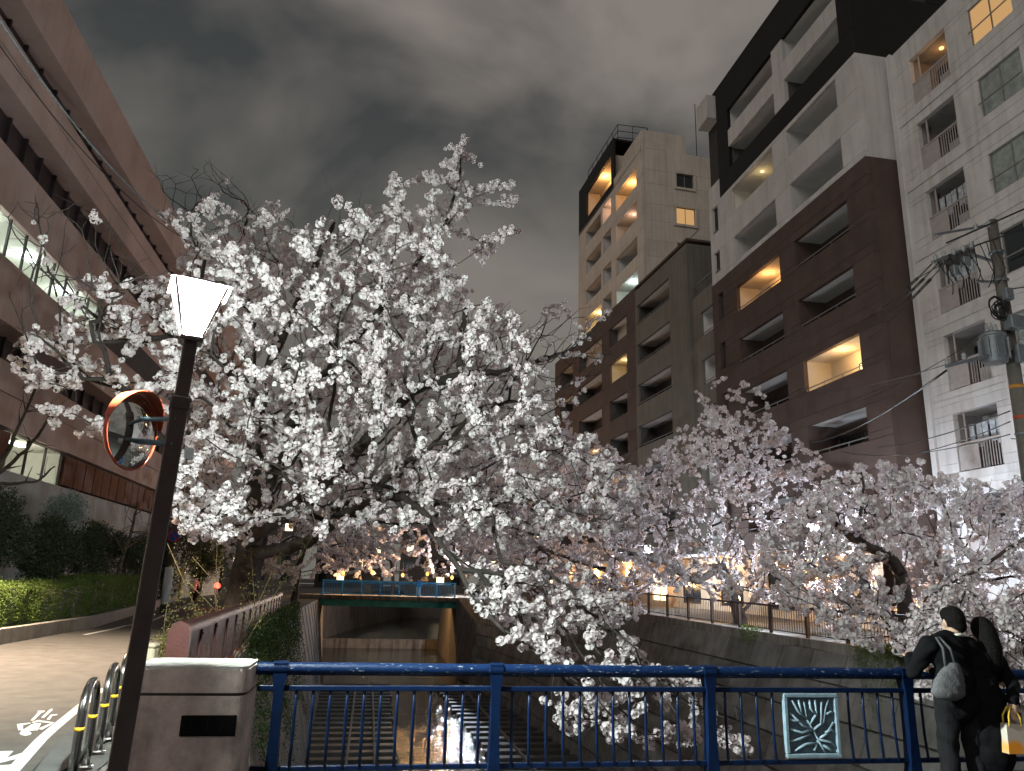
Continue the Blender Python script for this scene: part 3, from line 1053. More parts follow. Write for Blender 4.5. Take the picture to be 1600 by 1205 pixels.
# --- the brown, white and black apartment house
Do = (20, 26.2, 0.4)
D = thing('apartment_house', Do, 'stepped apartment house of brown, white and black panels with deep balconies', 'building')
fD = Facade(D, Do, 20.0)
Lb, Rb = (33.65, 38.5), (27.75, 32.15)
holes = []
for k in range(6):                       # brown and white storeys
    zs_ = 1.75 + 3.15 * k if False else None
sills = {1: 4.75, 2: 7.9, 3: 11.0, 4: 14.25, 5: 17.4, 6: 20.55, 7: 23.75}
tops = {1: 6.25, 2: 9.4, 3: 12.6, 4: 15.75, 5: 18.95, 6: 22.15, 7: 25.3}
ob, ow = [], []
for k, z in sills.items():
    for (a, b_) in (Lb, Rb):
        (ob if k <= 5 else ow).append((a, b_, z, tops[k]))
    if k <= 5:
        ob.append((40.2, 40.9, z + 0.3, tops[k] + 0.45))
fD.panels(26.2, 41.7, 0.4, 20.25, ob, brown)
fD.panels(26.2, 40.0, 20.25, 25.55, ow, white_d)
okb = [(27.3, 33.15, 26.95, 28.25), (33.15, 38.5, 26.95, 28.25), (27.3, 32.0, 29.45, 30.85), (33.15, 38.5, 29.45, 30.85)]
hb_ = [(27.2, 38.55, 26.9, 30.9)]
fD.panels(26.2, 40.0, 25.55, 33.1, hb_, black_d, maxlen=4)
fD.panels(27.2, 38.55, 26.9, 30.9, [(27.2, 32.0, 26.9, 28.3), (33.1, 38.55, 26.9, 28.3), (27.2, 32.0, 29.45, 30.9), (33.1, 38.55, 29.45, 30.9)], white_d, proud=0.0, name='white_band', maxlen=5)
lights = {('L', 5): (30, ORANGE), ('R', 3): (30, (1.0, 0.60, 0.24)), ('L', 7): (5, YELL)}
for k, z in sills.items():
    for nm, (a, b_) in (('L', Lb), ('R', Rb)):
        lt = lights.get((nm, k))
        fD.balcony(a, b_, z, tops[k], inner_lit if lt and lt[0] > 10 else inner, light=lt, win='lit' if (nm, k) == ('R', 3) else 'dark', rail=k <= 5, m_wall=(brown if k <= 5 else white_d) if not lt else None,
                   wu=(a + 0.15, a + 2.2) if (nm, k) == ('R', 3) else None)
    if k <= 5:
        fD.bx(MB(Do), 0.3, 0.34, 40.1, 41.0, z + 0.2, tops[k] + 0.55).build('slit_window', win_glass, D)
for (a, b_) in ((27.2, 32.0), (33.1, 38.55)):
    fD.balcony(a, b_, 26.9, 28.3, inner_shaded, rail=False, par=0.3)
    fD.balcony(a, b_, 29.45, 30.9, inner, rail=False)
# end wall facing the bridge
eD = Facade(D, Do, 26.2, 'y')
eD.panels(20.23, 27.0, 0.4, 20.25, [], brown, maxlen=3.4, name='end_panel')
eD.panels(20.23, 27.0, 20.25, 25.55, [], white_d, maxlen=1.9, name='end_panel')
eD.panels(20.23, 34.0, 25.55, 33.1, [(23.0, 24.2, 29.0, 31.4), (25.2, 26.4, 29.0, 31.4)], black_d, maxlen=4, name='end_panel')
for u in (23.0, 25.2):
    eD.window(u, u + 1.2, 29.0, 31.4, win_glass, frame=dark_frame, split=1)
fD.core(26.45, 41.6, 0.3, 33.0, 1.75, 14.0, core_m)
fD.bx(MB(Do), 0.0, 14.2, 26.2, 41.7, 33.1, 33.35).build('roof_slab', black_d, D)
fD.bx(MB(Do), 0.22, 1.8, 38.62, 41.65, 0.4, 33.0).build('inner_wall', core_m, D)
fD.bx(MB(Do), -0.6, 1.6, 40.05, 41.6, 31.3, 33.0, 0.02).build('roof_box', white_d, D)
# narrow white return with little openings
fD2 = Facade(D, Do, 20.05)
hr = [(40.5, 41.3, 20.9, 22.3), (40.5, 41.3, 23.6, 25.4)]
fD2.panels(40.0, 41.68, 20.27, 27.0, hr, white_d, name='return_panel')
for h in hr:
    fD2.balcony(h[0], h[1], h[2], h[3], inner, depth=0.9, par=0.4, rail=True)

# --- grey link between the two houses
Co = (20.2, 41.8, 0.6)
Cb = thing('link_block', Co, 'narrow grey-green link block between the two brown apartment houses', 'building')
fC = Facade(Cb, Co, 20.2)
hc = [(42.0, 44.0, z, z + 1.65) for z in (4.7, 7.95, 11.2, 14.4, 17.65)]
fC.panels(41.78, 45.3, 0.6, 20.7, hc, grey_b, maxlen=4)
for h in hc:
    fC.balcony(*h, inner, depth=1.1, wu=(h[0] + .15, h[0] + 1.1))
fC.core(41.8, 45.3, 0.5, 20.6, 1.4, 9, core_m)
fC.bx(MB(Co), 0.1, 0.14, 41.8, 45.3, 21.55, 21.6).build('roof_rail', alu, Cb)

# --- brown and grey lower house, turned slightly with the canal
def turned(root, ang, piv):
    root.rotation_euler = (0, 0, ang)


Bo = (20.0, 45.35, 0.6)
B_ = thing('apartment_house', Bo, 'lower apartment house of brown render with a grey-green balcony end', 'building')
fB = Facade(B_, Bo, 20.0)
zs_b = [5.45, 8.75, 12.05, 15.35, 18.65, 21.95]
fB.panels(45.35, 48.1, 0.6, 24.95, [], grey_b, maxlen=3, name='pier_panel', maxh=4)
hg = [(48.35, 54.5, z, z + 1.65) for z in zs_b]
fB.panels(48.1, 54.75, 0.6, 24.95, hg, grey_b, maxlen=7)
hbw = []
for z in zs_b:
    hbw += [(56.7, 60.8, z, z + 1.75), (62.8, 69.5, z, z + 1.75), (71.4, 76.0, z, z + 1.75)]
fB.panels(54.75, 78.0, 0.6, 25.2, hbw, brown_b, maxlen=8)
blit = {(0, 1): (45, ORANGE), (0, 4): (20, YELL), (1, 2): (55, (1.0, 0.60, 0.32)), (2, 2): (40, ORANGE), (1, 1): (6, YELL)}
for i, z in enumerate(zs_b):
    fB.balcony(*hg[i], inner, light=None, m_wall=inner_shaded)
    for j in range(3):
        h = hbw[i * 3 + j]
        fB.balcony(*h, inner_lit if (j, i) in blit else inner, light=blit.get((j, i)), rail=False, m_wall=None if (j, i) in blit else inner_shaded)
fB.core(45.6, 77.8, 0.5, 24.8, 1.75, 5.0, core_m)
fB.bx(MB(Bo), 0.0, 5.0, 45.35, 78.0, 25.2, 25.35).build('roof_slab', brown_b, B_)
eB = Facade(B_, Bo, 45.35, 'y')
eB.panels(20.23, 25, 0.6, 24.95, [], grey_b, maxlen=5, name='end_panel')
fB.bx(MB(Bo), 1.0, 1.04, 45.4, 54, 26.1, 26.15).build('roof_rail', alu, B_)
B_.rotation_euler = (0, 0, R_(2.6))

# --- cream tower rising behind it
Ao = (20.35, 54.8, 0.6)
A_ = thing('apartment_tower', Ao, 'cream apartment tower with a black top corner and roof railing', 'building')
fA = Facade(A_, Ao, 20.35)
sA = [25.75, 28.85, 32.2, 35.35]
hA = []
for z in sA:
    hA += [(56.0, 61.0, z, z + 1.75), (62.3, 64.6, z + 0.45, z + 2.25), (65.1, 69.8, z + 0.45, z + 2.05)]
fA.panels(54.8, 72.2, 22.0, 38.0, hA, tower_w, maxlen=9)
fA.panels(54.8, 61.5, 38.0, 39.0, [], tower_w, maxlen=7)
fA.panels(61.5, 72.2, 38.0, 43.2, [(62.2, 69.6, 38.9, 41.9)], black_d, maxlen=12, name='black_panel')
alit = {(0, 3): (60, ORANGE), (0, 2): (14, PINK), (0, 0): (45, BLUISH), (1, 3): (20, PINK), (2, 0): (60, YELL)}
for i, z in enumerate(sA):
    for j in range(3):
        h = hA[i * 3 + j]
        lt = alit.get((j, i))
        if (j, i) == (2, 0):
            h = h
        fA.balcony(*h, inner_lit if lt else inner, light=lt, rail=False)
fA.balcony(62.2, 69.6, 38.9, 41.9, inner_lit, light=(90, ORANGE), rail=False, par=0.2)
# white lit band beside the black corner
fA.bx(MB(Ao), 0.8, 5.0, 56.5, 61.4, 38.3, 41.3, 0.02).build('stair_head', tower_w, A_)
eA = Facade(A_, Ao, 54.8, 'y')
we = [(23.5, 25.1, 35.0, 36.3), (23.4, 25.15, 31.55, 33.1), (23.4, 25.1, 28.3, 29.75), (23.4, 25.1, 25.1, 26.5)]
eA.panels(20.6, 27.4, 22.0, 38.3, we, tower_w, maxlen=4, name='end_panel')
eA.panels(20.6, 22.6, 38.3, 39.0, [], tower_w, name='end_panel')
for i, h in enumerate(we):
    eA.window(*h, curtain_lit if i == 1 else curtain if i == 2 else win_glass, surround=tower_w)
fA.core(55.1, 72.0, 0.5, 37.9, 1.8, 7.0, core_m)
fA.core(55.1, 72.0, 0.6, 22.0, 5.1, 7.0, core_m, 'lower_core')
fA.bx(MB(Ao), 0.0, 7.1, 54.9, 72.2, 38.0, 38.3).build('roof_slab', tower_w, A_)
fA.bx(MB(Ao), 1.9, 4.0, 61.7, 71.8, 38.3, 43.1).build('penthouse', tower_w, A_)
fA.bx(MB(Ao), 0.0, 4.4, 61.5, 72.2, 43.2, 43.4).build('penthouse_roof', black_d, A_)
# side wing further back with small balconies
sw = Facade(A_, Ao, 58.0, 'y')
sw.panels(27.4, 34, 15.0, 36.5, [(27.9, 29.3, z, z + 1.9) for z in (19, 22.2, 25.4, 28.6, 31.8)], tower_w, maxlen=5, name='wing_panel')
for z in (19, 22.2, 25.4, 28.6, 31.8):
    sw.balcony(27.9, 29.3, z, z + 1.9, inner, depth=1.0, par=0.3)
sw.bx(MB(Ao), 0.23, 6, 27.3, 34, 36.3, 36.6).build('wing_roof', tower_w, A_)
# railing and aerial on the roof
mb = MB(Ao)
ring = [(21.0, 71), (21.0, 62.0), (24.0, 61.8), (24.4, 71)]
for (xa, ya), (xb, yb) in zip(ring[:-1], ring[1:]):
    for z in (43.9, 44.6, 45.3):
        mb.tube([(xa, ya, z), (xb, yb, z)], 0.035, 5)
    k = max(2, int(math.hypot(xb - xa, yb - ya) / 1.4))
    for i in range(k + 1):
        x, y = xa + (xb - xa) * i / k, ya + (yb - ya) * i / k
        mb.tube([(x, y, 43.3), (x, y, 45.3)], 0.035, 5)
mb.build('roof_railing', dark_frame, A_)
MB(Ao).tube([(27.2, 58, 38), (27.2, 58, 46.0)], 0.04, 6).build('aerial', dark_frame, A_)
A_.rotation_euler = (0, 0, R_(2.6))

# --- pale concrete house nearest on the far bank
Eo = (21.5, 26.0, 0.35)
E_ = thing('apartment_house', Eo, 'pale concrete apartment house with cluttered balconies behind the utility pole', 'building')
fE = Facade(E_, Eo, 21.5)
sE = [3.1, 6.25, 9.38, 12.5, 15.65, 18.85, 22.0]
hE, hW = [], []
for z in sE:
    hE.append((22.65, 24.75, z, z + 2.22))
    hW.append((19.5, 21.45, z + 0.35, z + 2.0))
fE.panels(12.0, 26.0, 0.35, 25.25, hE + hW, tile_e, maxlen=9)
fE.bx(MB(Eo), -0.14, 0.0, 25.72, 26.0, 0.35, 25.3, 0.01).build('corner_strip', tile_e, E_)
for z in sE:
    fE.bx(MB(Eo), -0.05, 0.0, 12.0, 25.72, z - 0.52, z - 0.30, 0.01).build('string_course', tile_e, E_)
ac_m = mat('air_conditioner_case', (0.52, 0.50, 0.46), 0.6, 0.1, 5)
cloth_m = mat('hung_laundry', (0.45, 0.47, 0.5), 0.9, 0.4, 6)
rail_e = mat('balcony_infill', (0.42, 0.37, 0.35), 0.7, 0.12, 4)
for i, h in enumerate(hE):
    fE.balcony(h[0], h[1], h[2], h[3], mat('grey_balcony_plaster', (0.28, 0.25, 0.24), 0.9, 0.2, 2.0), depth=1.3, par=0.02, rail=False, win='dark', light=(5, ORANGE) if i == 6 else None)  # balcony insides a darker grey than the outer wall
    z = h[2]
    fE.bx(MB(Eo), 0.04, 0.09, 22.65, 24.75, z + 1.0, z + 1.07).build('handrail', rail_e, E_)
    fE.bx(MB(Eo), 0.05, 0.08, 23.75, 24.72, z + 0.04, z + 0.98).build('infill_panel', rail_e, E_)
    for k in range(8):
        u = 22.72 + 0.125 * k
        fE.bx(MB(Eo), 0.055, 0.08, u, u + 0.03, z + 0.04, z + 1.0).build('bar', rail_e, E_)
    fE.bx(MB(Eo), 0.10, 0.14, 24.3, 24.36, z, z + 2.2).build('drain_pipe', rail_e, E_)
    if i % 2 == 0 or i > 3:
        fE.bx(MB(Eo), 0.35, 0.65, 22.8, 23.55, z + 0.05, z + 0.62, 0.02).build('air_conditioner', ac_m, E_)
    if i in (1, 3, 4):
        mb = MB(Eo)
        for k in range(5):
            u = 22.85 + 0.32 * k
            fE.bx(mb, 0.30 + 0.03 * (k % 2), 0.33 + 0.03 * (k % 2), u, u + 0.24, z + 0.85 + 0.12 * (k % 3), z + 1.75)
        mb.build('laundry', cloth_m, E_)
for i, h in enumerate(hW):
    fE.window(*h, curtain_lit if i == 6 else (curtain if i in (2, 4, 5) else win_glass), frame=alu)
    fE.bx(MB(Eo), -0.10, -0.06, h[0], h[1], h[2] + 0.55, h[2] + 0.59).build('window_rail', alu, E_)
eE = Facade(E_, Eo, 12.0, 'y')
eE.panels(21.73, 32, 0.35, 25.25, [], tile_e, maxlen=5, name='end_panel')
fE.bx(MB(Eo), 0.23, 10, 12.24, 26.0, 25.0, 25.2).build('roof_slab', tile_e, E_)
fE.core(12.3, 25.95, 0.3, 24.9, 1.6, 10, core_m)

# --- ground floors along the promenade, lit by their entrance lamps
go_ = (18.9, 40, 0.5)
gf = thing('shop_front', go_, 'cream shop wall with warm lamps behind the bar fence', 'building')
cream_w = mat('cream_plaster_wall', (0.55, 0.42, 0.29), 0.85, 0.12, 1.5, 0.2, 30)
fG = Facade(gf, go_, 18.9)
hG = [(26.9 + 5.2 * k, 29.6 + 5.2 * k, 0.9, 2.7) for k in range(9)]
fG.panels(26.4, 76, 0.35, 3.5, hG, cream_w, maxlen=5.2)
for k, h in enumerate(hG):
    fG.window(*h, pane_lit if k in (4, 6) else win_glass, frame=dark_frame)
fG.bx(MB(go_), -0.7, 1.05, 26.4, 76, 3.5, 3.65).build('canopy', white_d, gf)
for k in range(6):
    y = 30.6 + 8.2 * k
    MB(go_).lathe([(0.05, 0.1), (0.09, 0.05), (0.09, -0.08), (0.04, -0.1)], 10, c=(18.8, y, 2.9)).build('wall_lamp', emit('sconce', (1.0, 0.55, 0.18), 12), gf)
    lamp('wall_light', (18.62 - go_[0], y - go_[1], 2.85 - go_[2]), 260, (1.0, 0.52, 0.17), 0.08, gf)

# ------------------------------------------------------------------ long concrete office block on the left
Lo = (-14, 40, 0)
LBd = thing('office_block', Lo, 'long banded concrete office block with lit ribbon windows behind the hedge', 'building')
band = mat('tan_concrete_band', (0.50, 0.375, 0.345), 0.85, 0.12, 0.35, 0.2, 25, piece=0.05, streak=0.12)
recess_m = mat('dark_metal_cladding', (0.05, 0.035, 0.04), 0.5, 0.2, 2)
wood = mat('red_brown_boards', (0.14, 0.055, 0.035), 0.7, 0.25, 3)
room_m = mat('white_room', (0.75, 0.74, 0.68), 0.9, 0.05)
Y0, Y1 = 6.0, 78.0


class FacL(Facade):
    """facing +X"""

    def bx(s, mb, d0, d1, u0, u1, z0, z1, c=None):
        a = (s.x - d1, s.x - d0, u0, u1, z0, z1)
        return mb.cbox(*a, c) if c else mb.box(*a)


fL = FacL(LBd, Lo, -14.0)
bands = [(7.0, 8.2, 0.0), (8.22, 9.35, 0.0), (10.65, 12.9, 0.0), (14.45, 16.6, 0.0), (18.6, 19.6, 0.0), (19.64, 20.4, 0.0), (21.9, 24.2, -0.0)]
for z0, z1, pr in bands:
    fL.panels(Y0, Y1, z0, z1, [], band, th=1.0, maxlen=12.0, name='band_panel', gap=0.02)
fL.panels(Y0, Y1, 0.0, 5.45, [], mat('pale_garden_concrete', (0.40, 0.39, 0.38), 0.85, 0.12, 0.8, 0.2, 25, streak=0.2), th=0.6, maxlen=9, name='base_panel')
# recessed dark storeys with mullions
for z0, z1 in ((9.35, 10.65), (16.6, 18.6), (20.4, 21.9)):
    fL.bx(MB(Lo), 0.95, 1.05, Y0, Y1, z0, z1).build('recess_cladding', recess_m, LBd)
    mu = None
    for k in range(28):
        y = 20 + 1.45 * k
        if mu is None:
            mu = fL.bx(MB((-14, y, 0)), 0.80, 0.95, y, y + 0.10, z0, z1).build('mullion', recess_m, LBd)
            mu.location = (0, y - 40, 0)
        else:
            again(mu, LBd, (0, y - 40, 0))
# ribbon of lit windows, upper; rooms behind
def lit_row(ya, yb, z0, z1, dep, col, power, step, m_room):
    mb = MB(Lo)
    fL.bx(mb, dep, dep + 0.1, ya, yb, z0 - .1, z1 + .1)
    fL.bx(mb, 0.25, dep, ya, yb, z1, z1 + 0.08)
    fL.bx(mb, 0.25, dep, ya, yb, z0 - 0.08, z0)
    fL.bx(mb, 0.25, dep, ya - 0.1, ya, z0, z1)
    fL.bx(mb, 0.25, dep, yb, yb + 0.1, z0, z1)
    room = mb.build('lit_room', m_room, LBd)
    n = int(round((yb - ya) / step))
    for k in range(n + 1):
        y = ya + (yb - ya) * k / n
        fL.bx(MB(Lo), 0.12, 0.20, y - 0.045, y + 0.045, z0, z1).build('window_bar', dark_frame, LBd)
        if k < n:
            fL.bx(MB(Lo), 0.155, 0.16, y + 0.05, y + (yb - ya) / n - 0.05, z0, z1).build('pane', clear_glass, LBd)
    m = max(1, int((yb - ya) / 4))
    for k in range(m):
        y = ya + (yb - ya) * (k + 0.5) / m
        fL.bx(MB(Lo), 0.9, 1.2, y - 0.7, y + 0.7, z1 - 0.05, z1 - 0.01).build('ceiling_lamp', emit('office_tube', col, 8), room)
        lamp('room_light', (-15.05 - Lo[0], y - Lo[1], z1 - 0.2), power, col, 0.2, room)
    return room


lit_row(22.0, 38.5, 12.9, 14.45, 2.6, (0.86, 1.0, 0.93), 55, 1.35, room_m)
fL.panels(38.6, Y1, 12.9, 14.45, [], recess_m, th=0.3, maxlen=3, name='dark_window')
fL.panels(Y0, 21.9, 12.9, 14.45, [], recess_m, th=0.3, maxlen=3, name='dark_window')
rm = lit_row(31.9, 37.3, 5.48, 6.9, 2.2, (1.0, 0.95, 0.74), 42, 1.8, room_m)
fL.panels(37.45, Y1, 5.48, 6.9, [], wood, th=0.3, maxlen=1.3, name='wood_panel', gap=0.12)
fL.panels(Y0, 31.75, 5.48, 6.9, [], wood, th=0.3, maxlen=1.3, name='wood_panel', gap=0.12)
fL.bx(MB(Lo), 0.35, 0.4, Y0, 31.8, 5.4, 7.0).build('backing', recess_m, LBd)
fL.bx(MB(Lo), 0.35, 0.4, 37.4, Y1, 5.4, 7.0).build('backing', recess_m, LBd)
fL.bx(MB(Lo), 2.8, 14, Y0, Y1, 0, 24).build('core', core_m, LBd)
fL.bx(MB(Lo), 0, 14, Y0, Y1, 24.2, 24.35).build('roof_slab', band, LBd)
# ------------------------------------------------------------------ fence on the far bank
bar_m = mat('dark_brown_bars', (0.045, 0.028, 0.022), 0.55, 0.2, 8)
fo = (13.2, 8, 0.3)
bf = thing('bar_fence', fo, 'dark brown bar fence on top of the block-built canal wall', 'fence')
bar0 = None
far = MB(fo)
nb = 0
for k in range(27):
    y0, y1 = 8 + 2.0 * k, 10 + 2.0 * k
    xa, xb = interp(RT, y0) + 0.18, interp(RT, y1) + 0.18
    za, zb = interp(RZ, y0) + 0.05, interp(RZ, y1) + 0.05
    MB(fo).cbox(xa - 0.045, xa + 0.045, y0 - 0.045, y0 + 0.045, za, za + 0.92, 0.006).build('post', bar_m, bf)
    MB(fo).tube([(xa, y0, za + 0.86), (xb, y1, zb + 0.86)], 0.032, 6).build('top_rail', bar_m, bf)
    MB(fo).tube([(xa, y0, za + 0.10), (xb, y1, zb + 0.10)], 0.02, 6).build('bottom_rail', bar_m, bf)
    for j in range(1, 15):
        f_ = j / 15
        x, y, z = xa + (xb - xa) * f_, y0 + 2 * f_, za + (zb - za) * f_
        if k < 15:
            if bar0 is None:
                bar0 = MB().tube([(0, 0, 0.1), (0, 0, 0.86)], 0.011, 5).build('bar', bar_m, bf)
                bar0.location = (x - fo[0], y - fo[1], z - fo[2])
            else:
                again(bar0, bf, (x - fo[0], y - fo[1], z - fo[2]))
        else:
            far.tube([(x, y, z + 0.1), (x, y, z + 0.86)], 0.012, 4)
tag(far.build('far_bars', bar_m, bf), kind='stuff')

# ------------------------------------------------------------------ the next bridge up the canal
FY = 72.0
fbo = (2.0, FY, 0.3)
fb = thing('footbridge', fbo, 'small blue-railed bridge crossing the canal far ahead', 'bridge')
bright_blue = mat('bright_blue_paint', (0.07, 0.45, 0.90), 0.45, 0.1, 6)
MB(fbo).cbox(-6, 9.6, FY, FY + 5, -0.02, 0.34, 0.03).build('deck', dark_conc, fb)
MB(fbo).box(-4.3, 8.4, FY + 0.25, FY + 0.45, -0.55, -0.03).box(-4.3, 8.4, FY + 0.10, FY + 0.60, -0.60, -0.55).build('girder', mat('green_steel', (0.03, 0.20, 0.17), 0.5, 0.3, 2), fb)
MB(fbo).box(-4.3, 8.4, FY + 4.2, FY + 4.4, -0.6, -0.03).build('girder', MATS['green_steel'], fb)
for s0, s1 in ((FY + 0.15, 1),):
    MB(fbo).tube([(-4.1, s0, 1.62), (8.0, s0, 1.62)], 0.05, 8).build('handrail', bright_blue, fb)
    MB(fbo).tube([(-4.1, s0, 1.42), (8.0, s0, 1.42)], 0.025, 6).build('upper_rail', bright_blue, fb)
    MB(fbo).tube([(-4.1, s0, 0.50), (8.0, s0, 0.50)], 0.03, 6).build('lower_rail', bright_blue, fb)
    for k in range(8):
        x = -4.0 + 1.7 * k
        MB(fbo).cbox(x - 0.06, x + 0.06, s0 - 0.05, s0 + 0.05, 0.34, 1.64, 0.01).build('post', bright_blue, fb)
    for k in range(84):
        x = -4.0 + 0.143 * k
        MB(fbo).box(x - 0.012, x + 0.012, s0 - 0.012, s0 + 0.012, 0.5, 1.42).build('baluster', bright_blue, fb)
    MB(fbo).cbox(-0.4, 0.2, s0 - 0.03, s0 + 0.03, 0.6, 1.3, 0.01).build('relief_panel', silver, fb)
MB(fbo).tube([(-4.1, FY + 4.8, 1.55), (8.0, FY + 4.8, 1.55)], 0.05, 6).build('handrail', bright_blue, fb)
MB(fbo).cbox(-4.9, -4.15, FY - 0.3, FY + 5.2, -6.6, 0.0, 0.02).build('abutment', dark_conc, fb)
MB(fbo).cbox(8.1, 9.4, FY - 0.3, FY + 5.2, -6.6, 0.0, 0.02).build('abutment', dark_conc, fb)

# ------------------------------------------------------------------ trees
bark = mat('cherry_bark', (0.060, 0.046, 0.040), 0.85, 0.35, 5, 0.8, 35)
bark_p = mat('grey_cherry_bark', (0.055, 0.046, 0.041), 0.85, 0.35, 7, 0.8, 45)
petal = leafy('cherry_petals', (0.84, 0.80, 0.80), (0.76, 0.655, 0.68), 0.36)


def flower(nseg, r, cup):
    """one blossom: petal tips and notches round a sunken middle"""
    v = [(0, 0, -cup)]
    for k in range(nseg):
        a = 2 * math.pi * k / nseg
        rr = r if (nseg < 10 or k % 2 == 0) else r * 0.66
        v.append((rr * math.cos(a), rr * math.sin(a), cup * (0.6 if k % 2 == 0 else 0.2)))
    f = [(0, 1 + k, 1 + (k + 1) % nseg) for k in range(nseg)]
    return np.array(v), np.array(f)


def puff(nf, nseg, R, r, seed):
    """a ball of blossoms"""
    q = np.random.default_rng(seed)
    V, Fc = [], []
    fv, ff = flower(nseg, r, r * 0.35)
    n = 0
    for k in range(nf):
        z = 1 - 2 * (k + 0.5) / nf
        a = k * 2.39996 + q.uniform(-.3, .3)
        d = np.array([math.sqrt(max(0, 1 - z * z)) * math.cos(a), math.sqrt(max(0, 1 - z * z)) * math.sin(a), z]) + q.normal(0, .12, 3)
        d /= np.linalg.norm(d)
        u = np.cross(d, [0.3, 0.8, 0.52])
        u /= np.linalg.norm(u)
        w_ = np.cross(d, u)
        M = np.stack([u, w_, d], 1)
        V.append(fv @ M.T * q.uniform(.85, 1.15) + d * R * q.uniform(.75, 1.2))
        Fc.append(ff + n)
        n += len(fv)
    return np.concatenate(V), np.concatenate(Fc)


PUFF = {0: [puff(9, 10, 0.050, 0.034, s) for s in range(5)], 1: [puff(8, 5, 0.050, 0.036, 10 + s) for s in range(5)], 2: [puff(6, 5, 0.055, 0.045, 20 + s) for s in range(4)]}


def in_poly(x, y, poly):
    c = np.zeros(len(x), bool)
    j = len(poly) - 1
    for i in range(len(poly)):
        xi, yi = poly[i]
        xj, yj = poly[j]
        k = ((yi > y) != (yj > y)) & (x < (xj - xi) * (y - yi) / ((yj - yi) if yj != yi else 1e-9) + xi)
        c ^= k
        j = i
    return c


def crown_points(poly, n, ylo, yhi, r, bias=1.0):
    """points through the crown's volume: its outline as seen from the bridge, given depth"""
    P = np.array(poly, float)
    out = []
    while len(out) < n:
        x = r.uniform(P[:, 0].min(), P[:, 0].max(), n * 2)
        y = r.uniform(P[:, 1].min(), P[:, 1].max(), n * 2)
        k = in_poly(x, y, poly)
        for a, b_ in zip(x[k], y[k]):
            out.append(at(a, b_, Y=ylo + (yhi - ylo) * r.random() ** bias))
            if len(out) >= n:
                break
    return np.array(out)


def resample(pts, step, r, wob):
    pts = np.array(pts, float)
    # smooth through the given points
    seg = []
    n = len(pts)
    for i in range(n - 1):
        p0, p1, p2, p3 = pts[max(i - 1, 0)], pts[i], pts[i + 1], pts[min(i + 2, n - 1)]
        k = max(2, int(np.linalg.norm(p2 - p1) / step))
        for j in range(k):
            t = j / k
            seg.append(0.5 * ((2 * p1) + (-p0 + p2) * t + (2 * p0 - 5 * p1 + 4 * p2 - p3) * t * t + (-p0 + 3 * p1 - 3 * p2 + p3) * t ** 3))
    seg.append(pts[-1])
    seg = np.array(seg)
    seg[1:] += np.cumsum(r.normal(0, wob, seg[1:].shape), 0) * 0.25 + r.normal(0, wob, seg[1:].shape)
    return seg


def grow(limbs, att, r, bf=0.25, maxlen=3.0):
    """branches reach from the given limbs to every crown point by the cheapest way (length plus detour from the root)"""
    pos, par, rad, lim = [], [], [], []
    plen = []
    for pts, r0, r1 in limbs:
        s = resample(pts, 0.35, r, 0.02)
        n = len(s)
        if pos:
            d = np.linalg.norm(np.array(pos) - s[0], axis=1)
            pa = int(d.argmin())
        else:
            pa = -1
        for i in range(n):
            pos.append(s[i])
            par.append(pa)
            plen.append(0 if pa < 0 else plen[pa] + np.linalg.norm(s[i] - pos[pa]))
            rad.append(r0 + (r1 - r0) * (i / max(1, n - 1)) ** 0.8)
            lim.append(True)
            pa = len(pos) - 1
    nl = len(pos)
    n = len(att)
    A = np.concatenate([np.array(pos), att])
    parent = np.array(par + [-1] * n)
    pl = np.array(plen + [0.0] * n)
    best = np.full(n, 1e9)
    bj = np.zeros(n, int)
    for i in range(nl):
        d = np.linalg.norm(att - A[i], axis=1)
        c = d + bf * pl[i] + (0.25 if rad[i] > 0.12 else 0)
        k = c < best
        best[k] = c[k]
        bj[k] = i
    left = np.ones(n, bool)
    for _ in range(n):
        cb = np.where(left, best, 1e9)
        i = int(cb.argmin())
        j = bj[i]
        left[i] = False
        parent[nl + i] = j
        d0 = np.linalg.norm(A[nl + i] - A[j])
        pl[nl + i] = pl[j] + d0
        d = np.linalg.norm(att - att[i], axis=1)
        c = d + bf * pl[nl + i]
        k = left & (c < best)
        best[k] = c[k]
        bj[k] = nl + i
    # relax the twigs a little so that they run smoothly
    ch = [[] for _ in range(nl + n)]
    for i, p in enumerate(parent):
        if p >= 0:
            ch[p].append(i)
    for _ in range(2):
        B = A.copy()
        for i in range(nl, nl + n):
            if ch[i]:
                B[i] = 0.5 * A[i] + 0.25 * A[parent[i]] + 0.25 * A[ch[i]].mean(0)
        A = B
    return A, parent, ch, nl, np.array(rad)


